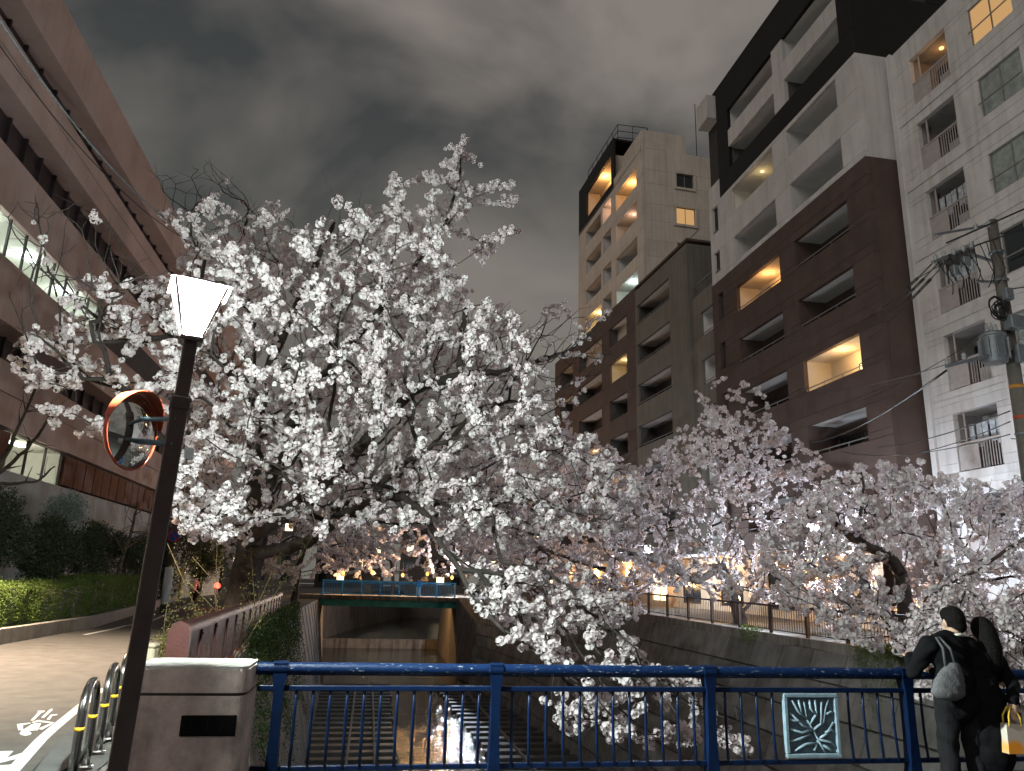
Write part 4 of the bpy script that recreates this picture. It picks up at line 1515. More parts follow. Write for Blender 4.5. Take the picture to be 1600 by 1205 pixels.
def make_tree(name, label, limbs, att, seed, lod, group, spacing=0.085, fill=0.75, tip=0.005, psize=1.0, bare=None, barkm=None, bf=0.25, kindlabel='tree', gam=2.15, dens=None):
    r = np.random.default_rng(seed)
    A, parent, ch, nl, lrad = grow(limbs, att, r, bf)
    N = len(A)
    # radii by adding up the twigs, from the tips down
    order = []
    st = [0]
    while st:
        i = st.pop()
        order.append(i)
        st.extend(ch[i])
    acc = np.zeros(N)
    for i in reversed(order):
        acc[i] = (sum(acc[c] for c in ch[i]) + tip ** gam * 0.35) if ch[i] else tip ** gam
    R = acc ** (1 / gam)
    R[:nl] = np.maximum(R[:nl] * 0.5, lrad)
    for i in order:
        if parent[i] >= 0:
            R[i] = min(R[i], R[parent[i]] * 0.97)
    base = A[0]
    root = thing(name, tuple(base), label, kindlabel, group)
    V, Fc = [], []
    base_n = 0
    wood_ = MB(tuple(base))
    stack = [(0, None)]
    while stack:
        i, prev = stack.pop()
        chain = ([prev] if prev is not None else []) + [i]
        cur = i
        while ch[cur]:
            kids = sorted(ch[cur], key=lambda c: -R[c])
            for c in kids[1:]:
                stack.append((c, cur))
            chain.append(kids[0])
            cur = kids[0]
        if len(chain) < 2:
            continue
        p = A[chain]
        rr = R[chain].copy()
        if prev is not None:
            rr[0] = min(rr[0], rr[1] * 1.25)
        rr[-1] *= 0.5
        if lod <= 1 or rr[0] > 0.03:
            # a mid point with a little crook between nodes
            k = len(p)
            mids = (p[:-1] + p[1:]) / 2 + r.normal(0, 0.035, (k - 1, 3)) * np.linalg.norm(p[1:] - p[:-1], axis=1, keepdims=True)
            p2 = np.empty((2 * k - 1, 3))
            p2[0::2], p2[1::2] = p, mids
            r2 = np.empty(2 * k - 1)
            r2[0::2], r2[1::2] = rr, (rr[:-1] + rr[1:]) / 2
        else:
            p2, r2 = p, rr
        mx_ = r2[0]
        wood_.tube(p2, r2, 10 if mx_ > 0.15 else 7 if mx_ > 0.06 else 5 if mx_ > 0.02 else 3 if lod > 0 else 4, caps=False)
    me = wood_
    vv = np.array(me.v) - base
    tr = bpy.data.meshes.new('trunk')
    tr.from_pydata(vv.tolist(), [], me.f)
    tr.polygons.foreach_set('use_smooth', [True] * len(tr.polygons))
    tr.materials.append(barkm or bark)
    to = bpy.data.objects.new('trunk', tr)
    COL.objects.link(to)
    to.parent = root
    # blossoms crowd along the thin twigs
    P_, S_ = [], []
    for i in range(1, N):
        p = parent[i]
        if p < 0 or R[i] > 0.035:
            continue
        L_ = np.linalg.norm(A[i] - A[p])
        f_ = fill if bare is None else fill * bare(A[i])
        a_ = A[i]
        if dens is not None and i >= nl:
            f_ *= dens[i - nl]
        f_ *= 0.86 + 0.30 * (math.sin(a_[0] * 3.1 + a_[2] * 1.7 + seed) + math.sin(a_[1] * 2.7 - a_[2] * 2.9 + seed * 2))
        if r.random() > f_:
            continue
        k = int(L_ / spacing * r.uniform(0.6, 1.25)) + (0 if ch[i] else 2)
        if k <= 0:
            continue
        t = r.random(k)
        q = A[p] + (A[i] - A[p]) * t[:, None] + r.normal(0, 0.045, (k, 3))
        P_.append(q)
        S_.append(r.uniform(0.6, 1.4, k) * psize)
    P_, S_ = np.concatenate(P_), np.concatenate(S_)
    tv = [a for a, b_ in PUFF[lod]]
    tf = [b_ for a, b_ in PUFF[lod]]
    v, f, ti = scatter(tv, tf, P_ - base, S_, r)
    raw('crown', v, f, petal, root, ti)
    print(name, label[:30], 'nodes', N, 'puffs', len(P_), 'tris', len(f))
    return root


GT = 'flowering cherry trees along the canal'
# 1 the great cherry leaning over the canal, lit by the street lamp
r1 = np.random.default_rng(101)
poly_main = [(255, 430), (330, 370), (430, 370), (500, 345), (560, 320), (640, 320), (690, 360), (725, 440), (770, 470), (830, 490), (850, 560), (850, 630), (950, 690), (1010, 750), (990, 820), (900, 850),
             (800, 860), (700, 830), (600, 835), (500, 845), (430, 800), (400, 850), (330, 850), (275, 840), (240, 740), (300, 640), (250, 560)]
poly_left = [(60, 500), (130, 430), (240, 430), (290, 500), (300, 620), (230, 640), (160, 620), (60, 600), (0, 560)]
poly_hang = [(740, 880), (830, 905), (950, 945), (1010, 1010), (1110, 1060), (1180, 1110), (1170, 1175), (1020, 1170), (870, 1140), (850, 1090), (890, 1045), (790, 1010), (745, 950)]
poly_fringe = [(490, 240), (540, 300), (680, 250), (720, 200), (760, 270), (850, 285), (800, 330), (820, 360), (770, 420), (700, 380), (600, 330), (520, 330)]
parts1 = [(crown_points(poly_main, 3000, 11.5, 25, r1, 1.15), 1.0), (crown_points(poly_left, 230, 12, 19, r1), 0.8), (crown_points(poly_hang, 300, 9.5, 13, r1), 0.62), (crown_points(poly_fringe, 100, 13, 16, r1), 1.0),
          (crown_points([(240, 330), (330, 290), (440, 310), (520, 340), (300, 420)], 80, 14, 22, r1), 0.9),
          (crown_points([(690, 470), (930, 470), (970, 560), (900, 640), (700, 640)], 330, 15, 20, r1), 0.20),
          (crown_points([(0, 560), (160, 560), (260, 620), (250, 680), (120, 690), (40, 640)], 90, 13, 17, r1), 0.6),
          (crown_points([(0, 300), (110, 290), (250, 400), (240, 500), (100, 520), (0, 540)], 150, 11.5, 15, r1), 0.05),
          (crown_points([(225, 255), (330, 240), (430, 330), (330, 380), (240, 340)], 150, 21, 25, r1), 0.04),
          (crown_points([(720, 860), (880, 870), (1000, 930), (980, 980), (800, 985), (745, 930)], 130, 10.5, 14, r1), 0.62)]
att1 = np.concatenate([p for p, _ in parts1])
dens1 = np.concatenate([np.full(len(p), d) for p, d in parts1])
A_at = lambda x, y, Y: tuple(at(x, y, Y=Y))
limbs1 = [([(-3.75, 24.2, -0.1), (-3.65, 24.1, 1.2), (-3.55, 24, 2.6), (-3.5, 23.8, 3.6)], 0.50, 0.34),
          ([(-3.5, 23.8, 3.6), A_at(395, 720, 23.6), A_at(405, 640, 23), A_at(425, 560, 22), A_at(470, 460, 20.5), A_at(520, 350, 18)], 0.27, 0.05),
          ([(-3.5, 23.8, 3.4), A_at(440, 700, 22.5), A_at(480, 620, 21), A_at(560, 520, 19), A_at(640, 420, 17), A_at(700, 330, 15.5), A_at(722, 212, 15)], 0.22, 0.015),
          ([(-3.5, 23.9, 2.9), A_at(450, 800, 22), A_at(520, 745, 19.5), A_at(585, 680, 17), A_at(650, 615, 15.5), A_at(720, 590, 16), A_at(800, 578, 16.8), A_at(900, 545, 17.8), A_at(955, 490, 18.5)], 0.26, 0.02),
          ([(-3.55, 24, 2.4), A_at(470, 850, 21), A_at(540, 800, 18), A_at(630, 780, 14.5), A_at(695, 860, 12.5), A_at(735, 925, 11.8), A_at(790, 985, 11)], 0.22, 0.03),
          ([A_at(735, 925, 11.8), A_at(850, 955, 11.2), A_at(960, 985, 10.8), A_at(1060, 1075, 10.5), A_at(1150, 1130, 10.2)], 0.03, 0.008),
          ([A_at(790, 985, 11), A_at(870, 1040, 10.5), A_at(960, 1120, 10.2), A_at(1010, 1165, 10)], 0.02, 0.007),
          ([A_at(720, 590, 16), A_at(722, 520, 16.2), A_at(728, 480, 16.2)], 0.09, 0.06),
          ([A_at(405, 640, 23), A_at(350, 570, 20), A_at(290, 530, 17), A_at(200, 520, 15.5), A_at(130, 480, 14.5), A_at(75, 420, 14), A_at(55, 320, 14)], 0.13, 0.012),
          ([A_at(290, 530, 17), A_at(150, 532, 15.8), A_at(25, 545, 15)], 0.07, 0.02),
          ([A_at(540, 800, 18), A_at(640, 720, 15), A_at(720, 680, 13.5), A_at(800, 660, 13), A_at(900, 700, 13.5)], 0.10, 0.015)]


make_tree('cherry_tree', 'great cherry tree in white blossom leaning over the canal beside the street lamp', limbs1, att1, 11, 1, GT, spacing=0.052, fill=0.82, dens=dens1, barkm=bark_p, psize=0.86, tip=0.0065)


def simple_tree(label, base, fork, polys, seed, lod, extra=[], **k):
    """polys: (outline, number, ylo, yhi)"""
    r = np.random.default_rng(seed)
    att = np.concatenate([crown_points(p, n, a, b_, r) for p, n, a, b_ in polys])
    return make_tree('cherry_tree', label, [(fork, k.pop('r0', 0.28), k.pop('r1', 0.16))] + extra, att, seed + 1, lod, GT, **k)


# 2 behind it on the same bank
simple_tree('cherry tree in dim pink blossom right behind the great one, on the road side', None, [(-5.0, 36, 0), (-4.9, 35.8, 2), (-4.6, 35.5, 4)],
            [([(240, 420), (330, 330), (430, 330), (520, 420), (640, 520), (700, 650), (740, 800), (640, 870), (480, 880), (330, 830), (270, 720), (230, 560)], 900, 27, 40)], 21, 1,
            [([(-4.6, 35.5, 4), A_at(480, 640, 34), A_at(600, 600, 31)], 0.14, 0.03), ([(-4.6, 35.5, 4), A_at(360, 560, 34), A_at(320, 400, 33)], 0.14, 0.02)], fill=0.78, spacing=0.11, psize=1.3)
# 3 far left bank
simple_tree('cherry tree on the road-side bank just before the far bridge', None, [(-5.5, 62, 0), (-5.4, 62, 2.5), (-5.0, 61, 4)],
            [([(300, 760), (420, 720), (560, 740), (640, 800), (620, 880), (500, 905), (430, 915), (330, 880)], 520, 50, 68)], 31, 2,
            [([(-5.0, 61, 4), A_at(520, 830, 60), A_at(600, 850, 58)], 0.12, 0.03)], fill=0.85, spacing=0.15, psize=1.7)
# 4 behind the far bridge
simple_tree('warm-lit cherry tree behind the middle of the far blue bridge', None, [(3, 97.5, -0.5), (2.9, 97.2, 2), (2.5, 97, 4)],
            [([(480, 790), (700, 780), (900, 800), (960, 850), (940, 905), (700, 906), (500, 904)], 900, 82, 104)], 41, 2,
            [([(2.5, 97, 4), A_at(560, 850, 95), A_at(510, 860, 92)], 0.12, 0.04), ([(2.5, 97, 4), A_at(740, 850, 95), A_at(830, 860, 92)], 0.12, 0.04)], fill=0.95, spacing=0.19, psize=2.3)
# 5..9 far bank
simple_tree('cherry tree whose long dark limb reaches left over the far bank wall', None, [(13.3, 41, 0.6), (13.2, 41, 1.7), (13.0, 40.6, 2.7)],
            [([(660, 680), (800, 660), (920, 680), (1000, 720), (1060, 800), (1080, 920), (960, 945), (860, 930), (760, 940), (700, 870), (640, 810)], 1300, 24, 46), ([(720, 870), (1000, 905), (1020, 960), (900, 1000), (780, 990)], 260, 22, 34)], 51, 1,
            [([(13.0, 40.6, 2.6), A_at(960, 895, 38), A_at(880, 870, 34), A_at(820, 845, 31), A_at(760, 800, 29)], 0.24, 0.05),
             ([(13.0, 40.6, 2.6), A_at(960, 800, 38), A_at(900, 720, 35)], 0.13, 0.03), ([(13.0, 40.6, 2.6), A_at(1040, 820, 40), A_at(1060, 740, 38)], 0.12, 0.03)], fill=0.78, spacing=0.085, psize=1.08)
simple_tree('cherry tree lit blue-white beside the glowing quay lamp', None, [(14.3, 28.6, 0.5), (14.0, 28.5, 1.6), (13.4, 28.2, 2.7)],
            [([(950, 760), (1040, 690), (1110, 640), (1190, 645), (1260, 690), (1330, 740), (1370, 850), (1330, 955), (1180, 945), (1060, 930), (980, 880), (930, 820)], 1450, 19, 33), ([(1080, 610), (1140, 580), (1200, 600), (1230, 660), (1100, 660)], 60, 22, 27)], 61, 1,
            [([(13.4, 28.2, 2.6), A_at(1085, 908, 27), A_at(1040, 880, 26), A_at(960, 860, 24)], 0.22, 0.05), ([(13.4, 28.2, 2.6), A_at(1180, 820, 27), A_at(1190, 730, 26), A_at(1150, 660, 25)], 0.19, 0.05),
             ([(13.4, 28.2, 2.6), A_at(1240, 830, 26), A_at(1300, 760, 25)], 0.12, 0.03)], fill=0.80, spacing=0.072, psize=1.0)
simple_tree('wide cherry tree with a low forked black trunk in front of the pale house', None, [(13.9, 18.4, 0.4), (13.85, 18.3, 1.4), (13.6, 18.1, 2.3)],
            [([(1180, 840), (1250, 770), (1340, 720), (1440, 720), (1480, 745), (1600, 740), (1640, 800), (1640, 960), (1500, 1010), (1400, 1030), (1290, 990), (1210, 950)], 1450, 12.5, 23)], 71, 1,
            [([(13.6, 18.1, 2.3), A_at(1390, 872, 17.8), A_at(1340, 845, 17), A_at(1300, 815, 16)], 0.17, 0.06), ([(13.6, 18.1, 2.3), A_at(1440, 870, 17.6), A_at(1500, 840, 17), A_at(1560, 800, 16.5)], 0.16, 0.06),
             ([A_at(1390, 872, 17.8), A_at(1330, 885, 16.5), A_at(1290, 900, 15.5)], 0.07, 0.02), ([A_at(1340, 845, 17), A_at(1350, 760, 17), A_at(1340, 720, 17)], 0.06, 0.02),
             ([A_at(1440, 870, 17.6), A_at(1520, 905, 16), A_at(1600, 900, 15)], 0.07, 0.02)], fill=0.78, spacing=0.066, psize=0.92)
simple_tree('cherry branches in shade drooping behind the embracing couple', None, [(13.9, 10.4, 0.35), (13.8, 10.5, 1.5), (13.4, 10.8, 2.8)],
            [([(1390, 950), (1470, 920), (1560, 930), (1650, 900), (1650, 1100), (1560, 1110), (1440, 1095), (1400, 1020)], 420, 9.2, 13)], 81, 0,
            [([(13.4, 10.8, 2.8), (11.6, 11.2, 3.0), (9.9, 11.2, 2.2), (8.6, 11, 1.6)], 0.06, 0.015)], fill=0.74, spacing=0.068, psize=0.88)
simple_tree('cherry tree near the far bridge on the fence side', None, [(11.9, 57, 0.6), (11.8, 57, 2), (11.5, 56.5, 3.4)],
            [([(720, 740), (880, 700), (980, 760), (980, 890), (860, 900), (760, 880), (700, 850)], 460, 47, 64)], 91, 2,
            [([(11.5, 56.5, 3.4), A_at(820, 850, 54), A_at(760, 820, 50)], 0.12, 0.03)], fill=0.82, spacing=0.15, psize=1.6)

# ------------------------------------------------------------------ hedge, shrubs and ivy
leaf_v = np.array([(0, -0.5, 0), (0.28, -0.05, 0.06), (0, 0.5, 0), (-0.28, -0.05, 0.06)])
leaf_f = np.array([(0, 1, 2), (0, 2, 3)])
clump = []
for s in range(3):
    q = np.random.default_rng(s)
    M = rotm(5, q)
    vv = np.einsum('nij,vj->nvi', M, leaf_v) * 0.6 + q.normal(0, 0.45, (5, 1, 3))
    clump.append((vv.reshape(-1, 3), (leaf_f[None] + (np.arange(5) * 4)[:, None, None]).reshape(-1, 3)))
cv, cf = [a for a, _ in clump], [b_ for _, b_ in clump]
hedge_m = leafy('hedge_leaves', (0.075, 0.125, 0.024), (0.15, 0.20, 0.05), 0.25, 0.5)
shrub_m = leafy('dark_shrub_leaves', (0.030, 0.046, 0.026), (0.085, 0.105, 0.06), 0.15, 0.3)
gloss_m = leafy('glossy_grey_leaves', (0.16, 0.20, 0.18), (0.34, 0.39, 0.36), 0.15, 0.28)
olive_m = leafy('olive_leaves', (0.075, 0.080, 0.026), (0.125, 0.120, 0.045), 0.25, 0.5)
ivy_m = leafy('ivy_leaves', (0.025, 0.050, 0.014), (0.07, 0.115, 0.03), 0.2, 0.35)
twig_m = mat('twig_bark', (0.10, 0.085, 0.065), 0.9, 0.3, 20)
kerb_m = mat('pale_kerb_concrete', (0.36, 0.325, 0.29), 0.85, 0.15, 3, 0.3, 50, streak=0.4)

kb = thing('hedge_kerb', (-9.0, 30, 0), 'low pale concrete kerb wall holding the hedge bed along the road', 'kerb')
ky = np.arange(4, 62, 2.0)
for a, b_ in zip(ky[:-1], ky[1:]):
    xa, xb = interp(RL, a), interp(RL, b_ - 0.015)
    m_ = MB((-9.0, 30, 0))
    m_.add([(xa - 0.22, a, -0.05), (xa, a, -0.05), (xb, b_ - .015, -0.05), (xb - 0.22, b_ - .015, -0.05), (xa - 0.22, a, 0.36), (xa, a, 0.36), (xb, b_ - .015, 0.36), (xb - 0.22, b_ - .015, 0.36)],
           [(0, 3, 2, 1), (4, 5, 6, 7), (0, 1, 5, 4), (1, 2, 6, 5), (2, 3, 7, 6), (3, 0, 4, 7)])
    m_.build('kerb_stone', kerb_m, kb)
bed = MB()
for a, b_ in zip(ky[:-1], ky[1:]):
    bed.add([(-13.4, a, 0.30), (interp(RL, a) - 0.2, a, 0.30), (interp(RL, b_) - 0.2, b_, 0.30), (-13.4 - max(0, b_ - 40) * .1, b_, 0.30)], [(0, 1, 2, 3)])
tag(bed.build('garden_bed', ground_m), kind='structure')

rh = np.random.default_rng(5)


def hedge(label, ya, yb, top, wid):
    o = thing('hedge', (interp(RL, ya) - 0.4, ya, 0.3), label, 'hedge', 'clipped hedges along the road')
    off = np.array([interp(RL, ya) - 0.4, ya, 0.3])
    core = MB(tuple(off))
    st = np.linspace(ya, yb, 8)
    for a, b_ in zip(st[:-1], st[1:]):
        xa, xb = interp(RL, a) - 0.42, interp(RL, b_) - 0.42
        core.add([(xa - wid + .1, a, 0.3), (xa - .1, a, 0.3), (xb - .1, b_, 0.3), (xb - wid + .1, b_, 0.3), (xa - wid + .1, a, top - .08), (xa - .1, a, top - .08), (xb - .1, b_, top - .08), (xb - wid + .1, b_, top - .08)],
                 [(4, 5, 6, 7), (1, 2, 6, 5), (3, 0, 4, 7), (0, 1, 5, 4), (2, 3, 7, 6)])
    core.build('branches', shrub_m, o)  # plain dark box, the shade inside the hedge put into its colour
    n = int((yb - ya) * 620)
    y = rh.uniform(ya, yb, n)
    side = rh.random(n)
    x0 = np.array([interp(RL, q) for q in y]) - 0.42
    wob = 0.05 * np.sin(y * 2.1) + 0.04 * np.sin(y * 5.3 + 1)
    x = np.where(side < 0.5, x0 + rh.normal(-0.02, 0.05, n) + wob, x0 - rh.uniform(0, wid, n))
    z = np.where(side < 0.5, rh.uniform(0.34, top, n), top + rh.normal(-0.02, 0.045, n) + wob)
    P_ = np.stack([x, y, z], 1) - off
    v, f, ti = scatter(cv, cf, P_, rh.uniform(0.06, 0.10, n), rh)
    raw('foliage', v, f, hedge_m, o, ti)


hedge('bright clipped hedge at the frame edge nearest the road', 14, 29.5, 1.36, 1.6)
hedge('longer clipped hedge running on towards the white-wrapped pole', 29.7, 47, 1.52, 1.5)


def shrub(label, c, rx, ry, rz, n, m, size=0.16, trunk=True, cat='shrub', name='shrub', lobes=9):
    o = thing(name, (c[0], c[1], 0.3), label, cat, 'garden shrubs in front of the office block')
    off = np.array([c[0], c[1], 0.3])
    lc = rh.normal(size=(lobes, 3))
    lc /= np.linalg.norm(lc, axis=1, keepdims=True)
    lc *= rh.uniform(0.3, 0.72, (lobes, 1))
    k = rh.integers(0, lobes, n)
    d = rh.normal(size=(n, 3))
    d /= np.linalg.norm(d, axis=1, keepdims=True)
    q = lc[k] + d * (rh.random((n, 1)) ** 0.35) * rh.uniform(0.32, 0.5, lobes)[k][:, None]
    P_ = q * np.array([rx, ry, rz]) + np.array(c) - off
    P_ = P_[P_[:, 2] > 0.02]
    v, f, ti = scatter(cv, cf, P_, rh.uniform(0.7, 1.3, len(P_)) * size, rh)
    raw('foliage', v, f, m, o, ti)
    if trunk:
        mb = MB(tuple(off))
        h = c[2]
        for s in range(3):
            e = lc[s] * np.array([rx, ry, rz]) * 0.8 + np.array(c)
            mb.tube([(c[0] + 0.1 * s, c[1], 0.28), (c[0] + 0.15 * s - .1, c[1] + 0.1, 0.3 + (h - .3) * .6), tuple(e)], [0.09, 0.06, 0.02], 6)
        mb.build('trunk', bark, o, True)
    return o


shrub('dark round shrub at the frame edge under the lit lower window', (-12.1, 27.6, 2.9), 1.5, 2.2, 2.2, 2600, shrub_m)
shrub('large dark evergreen shrub just behind the bright hedge', (-11.7, 31.0, 2.3), 1.3, 2.0, 1.8, 2600, shrub_m)
shrub('grey glossy-leaved shrub shining in the lamplight', (-12.4, 34.2, 3.8), 1.1, 1.5, 1.5, 1800, gloss_m, 0.13)
shrub('tall dark shrub between the glossy one and the bare sapling', (-12.2, 37.5, 2.5), 1.2, 2.2, 1.9, 2400, shrub_m)
shrub('dark laurel behind the lamp column, before the low garden wall', (-12.6, 43.5, 2.7), 1.4, 3.0, 2.1, 2600, shrub_m)
shrub('dense dark evergreen at the bend of the road behind the cyclist', (-13.4, 55, 3.2), 2.2, 5.0, 3.0, 3200, shrub_m, 0.22)
shrub('yellow-green bush leaning over the bend beside the white-wrapped pole', (-10.2, 50, 3.0), 1.3, 2.6, 1.9, 2000, olive_m, 0.16)
shrub('dark trees closing the view where the road bends away', (-14, 78, 4.5), 6.0, 6.0, 4.5, 3600, shrub_m, 0.35, name='evergreen_tree', cat='tree')
# bare pruned sapling in the garden
rs = np.random.default_rng(77)


def bare_tree(label, base, limbs, n, box, seed, grp):
    q = np.random.default_rng(seed)
    att = np.stack([q.uniform(*box[0], n), q.uniform(*box[1], n), q.uniform(*box[2], n)], 1)
    A, parent, ch, nl, lrad = grow(limbs, att, q, 0.3)
    o = thing('bare_tree', tuple(A[0]), label, 'tree', grp)
    mb = MB(tuple(A[0]))
    for i in range(1, len(A)):
        if parent[i] < 0:
            continue
        ra = lrad[parent[i]] if parent[i] < nl else 0.014
        rb2 = lrad[i] if i < nl else 0.010
        mb.tube([A[parent[i]], A[i]], [max(ra * (1 if i < nl else 0.6), 0.010), rb2], 6)
    mb.build('trunk', twig_m, o, True)


bare_tree('leafless sapling with pale bark standing behind the hedge', None, [([(-12.0, 40.8, 0.3), (-12.05, 40.9, 2.2), (-11.9, 41.2, 3.4), (-11.8, 41.4, 5.2)], 0.14, 0.05),
          ([(-11.9, 41.2, 3.0), (-11.3, 43, 4.0)], 0.07, 0.03), ([(-12.0, 41, 2.6), (-12.2, 39.2, 3.8)], 0.06, 0.03)], 26, ((-12.6, -10.8), (38, 45), (3.6, 5.8)), 3, 'bare trees in the garden')
bare_tree('knobbly pruned tree at the frame edge before the lit lower window', None, [([(-12.9, 28.6, 0.3), (-12.9, 28.6, 4.0), (-12.7, 29.0, 6.2)], 0.16, 0.08), ([(-12.8, 28.8, 5.0), (-12.6, 30.6, 6.6), (-12.6, 31.4, 7.9)], 0.08, 0.04),
          ([(-12.8, 28.8, 4.6), (-12.5, 31.0, 5.0), (-12.5, 32.2, 5.7)], 0.07, 0.03), ([(-12.7, 29.0, 6.2), (-12.5, 29.6, 8.4)], 0.07, 0.04)], 30, ((-13.2, -12.2), (28, 32.5), (5.0, 9.0)), 4, 'bare trees in the garden')

# saplings and flowering twigs pushing through beside the fence
sap = thing('sapling', (-3.4, 17, 0), 'thin leafy saplings sprouting behind the panel fence below the great cherry', 'sapling')
mb = MB((-3.4, 17, 0))
LP = []
for (x0_, y0_, x1_, y1_, Y_) in ((355, 960, 300, 870, 17), (370, 945, 440, 860, 17), (360, 950, 340, 840, 18), (372, 940, 500, 820, 16.5), (310, 990, 262, 940, 14), (330, 970, 290, 905, 15), (385, 940, 392, 860, 18), (350, 955, 262, 850, 17.5)):
    a, b_ = at(x0_, y0_, Y=Y_), at(x1_, y1_, Y=Y_ + 0.4)
    a[2] = 0.0 if a[2] > 0 else a[2]
    c = (a + b_) / 2 + rs.normal(0, 0.22, 3)
    mb.tube([a, c, b_], [0.012, 0.008, 0.004], 5)
    for k in range(60):
        t_ = rs.uniform(0.25, 1)
        LP.append((a + (b_ - a) * t_ + rs.normal(0, 0.10, 3)))
mb.build('stems', mat('green_bark', (0.10, 0.085, 0.045), 0.8), sap, True)
v, f, ti = scatter(cv, cf, np.array(LP) - np.array([-3.4, 17, 0]), rs.uniform(0.05, 0.09, len(LP)), rs)
raw('leaves', v, f, olive_m, sap, ti)
gs = thing('verge_bush', (-3.3, 13.3, 0), 'low leafy bush between the road and the end of the panel fence', 'bush')
n = 1500
q = np.clip(rs.normal(0, 1, (n, 3)), -1.5, 1.5) * np.array([0.17, 1.1, 0.26]) + np.array([0.12, 1.5, 0.34])
q[:, 0] -= 0.06 * (q[:, 1])
q[:, 2] = np.abs(q[:, 2])
v, f, ti = scatter(cv, cf, q, rs.uniform(0.05, 0.10, n), rs)
raw('leaves', v, f, olive_m, gs, ti)


def ivy(label, pts, name='ivy', size=(0.08, 0.15), m=None):
    pts = np.array(pts)
    o = thing(name, tuple(pts.mean(0)), label, 'ivy', 'ivy hanging on the canal walls')
    v, f, ti = scatter(cv, cf, pts - pts.mean(0), rs.uniform(*size, len(pts)), rs)
    raw('leaves', v, f, m or ivy_m, o, ti)


P_ = []
for k in range(5200):
    y = rs.uniform(20, 44)
    d = rs.random() ** 1.6 * (2.6 + 1.6 * math.sin(y * 0.7) + 1.0 * math.sin(y * 2.3))
    t_ = max(0.0, d) / 6.5
    x = interp(LT, y) + (interp(LB, y) - interp(LT, y)) * t_ + abs(rs.normal(0.10, 0.12))
    P_.append((x, y, 0.35 - max(0, d) + rs.normal(0, .1) if d > 0 else rs.uniform(0.1, 0.8)))
ivy('thick ivy spilling over the canal wall past the end of the panel fence', P_)
for lab, ya, yb, dep, n in (('long ivy strand hanging on the block wall below the fence', 16.4, 19.2, 1.4, 900), ('leafy green growth along the coping under the fence near the couple', 13.5, 18.5, 0.25, 900), ('small ivy tuft at the coping far along the block wall', 24.3, 25.4, 0.5, 200)):
    P_ = []
    for k in range(n):
        y = rs.uniform(ya, yb)
        d = rs.random() ** 2 * dep * (1 if dep < 1 else 0.3 + 1.2 * math.exp(-((y - 17.9) / 0.5) ** 2))
        t_ = d / 6.5
        P_.append((interp(RT, y) + (interp(RB, y) - interp(RT, y)) * t_ - abs(rs.normal(0.10, 0.07)) + (0.2 if rs.random() < .3 else 0), y, interp(RZ, y) + 0.12 - d + rs.normal(0, 0.06)))
    ivy(lab, P_, size=(0.05, 0.10), m=hedge_m)
# ------------------------------------------------------------------ lamps of the far bank and of the road
post_m = mat('grey_lamp_post', (0.10, 0.10, 0.105), 0.5)
QL = [(15.4, 24.0, 'round blue-white quay lamp glowing among the cherry branches before the pale house', 3300), (15.0, 40.5, 'second quay lamp, behind the limb reaching left over the wall', 2200),
      (9.7, 78.5, 'farthest quay lamp, just behind the end of the far bridge', 7000), (16.2, 11.0, 'added quay lamp, unseen, lighting the branches behind the couple', 600)]  # the last one is unseen, added to light the blossoms there
for i, (x, y, lab, pw) in enumerate(QL):
    z0 = interp(RZ, y)
    q = thing('quay_lamp', (x, y, z0), lab, 'street lamp', 'globe lamps along the far bank')
    MB().lathe([(0.09, 0), (0.09, 0.3), (0.05, 0.36), (0.04, 2.85), (0.09, 2.92)], 10).build('post', post_m, q, True)
    MB().ball((0, 0, 3.2), (0.19, 0.19, 0.19), 14).build('globe', lit_glass('globe_glass', (0.80, 0.90, 1.0), 16, 0.55), q, True)
    MB().lathe([(0.20, 3.34), (0.12, 3.42), (0.03, 3.46)], 12).build('cap', post_m, q, True)
    lamp('globe_light', (0, 0, 3.2), pw, (0.74, 0.86, 1.0), 0.12, q)
GL = [(14.6, 29.3, 'small warm garden lamp by the trunk beside the bar fence'), (14.9, 19.6, 'small warm garden lamp behind the bar fence next to the couple')]
for x, y, lab in GL:
    z0 = interp(RZ, y)
    q = thing('garden_lamp', (x, y, z0), lab, 'lamp', 'warm garden lamps on the far bank')
    MB().lathe([(0.05, 0), (0.05, 0.75), (0.07, 0.78)], 8).build('post', post_m, q, True)
    MB().lathe([(0.07, 0.78), (0.09, 0.85), (0.09, 0.98), (0.05, 1.03)], 10).build('lens', lit_glass('garden_lens', (1.0, 0.66, 0.28), 30, 0.5), q, True)
    MB().lathe([(0.11, 1.03), (0.10, 1.07), (0.02, 1.10)], 10).build('cap', post_m, q, True)
    lamp('garden_light', (0, 0, 0.91), 260, (1.0, 0.58, 0.22), 0.05, q)
# festival lanterns strung behind the far bridge
for k, (x, y, z) in enumerate(((-2.6, 81, 2.35), (0.3, 82, 2.5), (3.4, 81, 2.3), (6.0, 82, 2.5), (8.4, 80, 2.2))):
    q = thing('paper_lantern', (x, y, z), ['first', 'second', 'third', 'fourth', 'fifth'][k] + ' yellow paper lantern from the road side, behind the far bridge', 'lantern', 'paper lanterns behind the far bridge')
    MB().lathe([(0.06, -0.18), (0.13, -0.13), (0.17, 0), (0.13, 0.13), (0.06, 0.18)], 12).build('paper', emit('lantern_paper', (1.0, 0.62, 0.14), 1.6), q, True)
    MB().lathe([(0.07, 0.18), (0.07, 0.21)], 10).lathe([(0.07, -0.21), (0.07, -0.18)], 10).build('rings', dark_frame, q)
    MB().tube([(0, 0, 0.2), (0, 0, 1.3)], 0.012, 5).build('cord', dark_frame, q)
    lamp('lantern_glow', (0, -0.5, -0.1), 650, (1.0, 0.55, 0.2), 0.25, q)
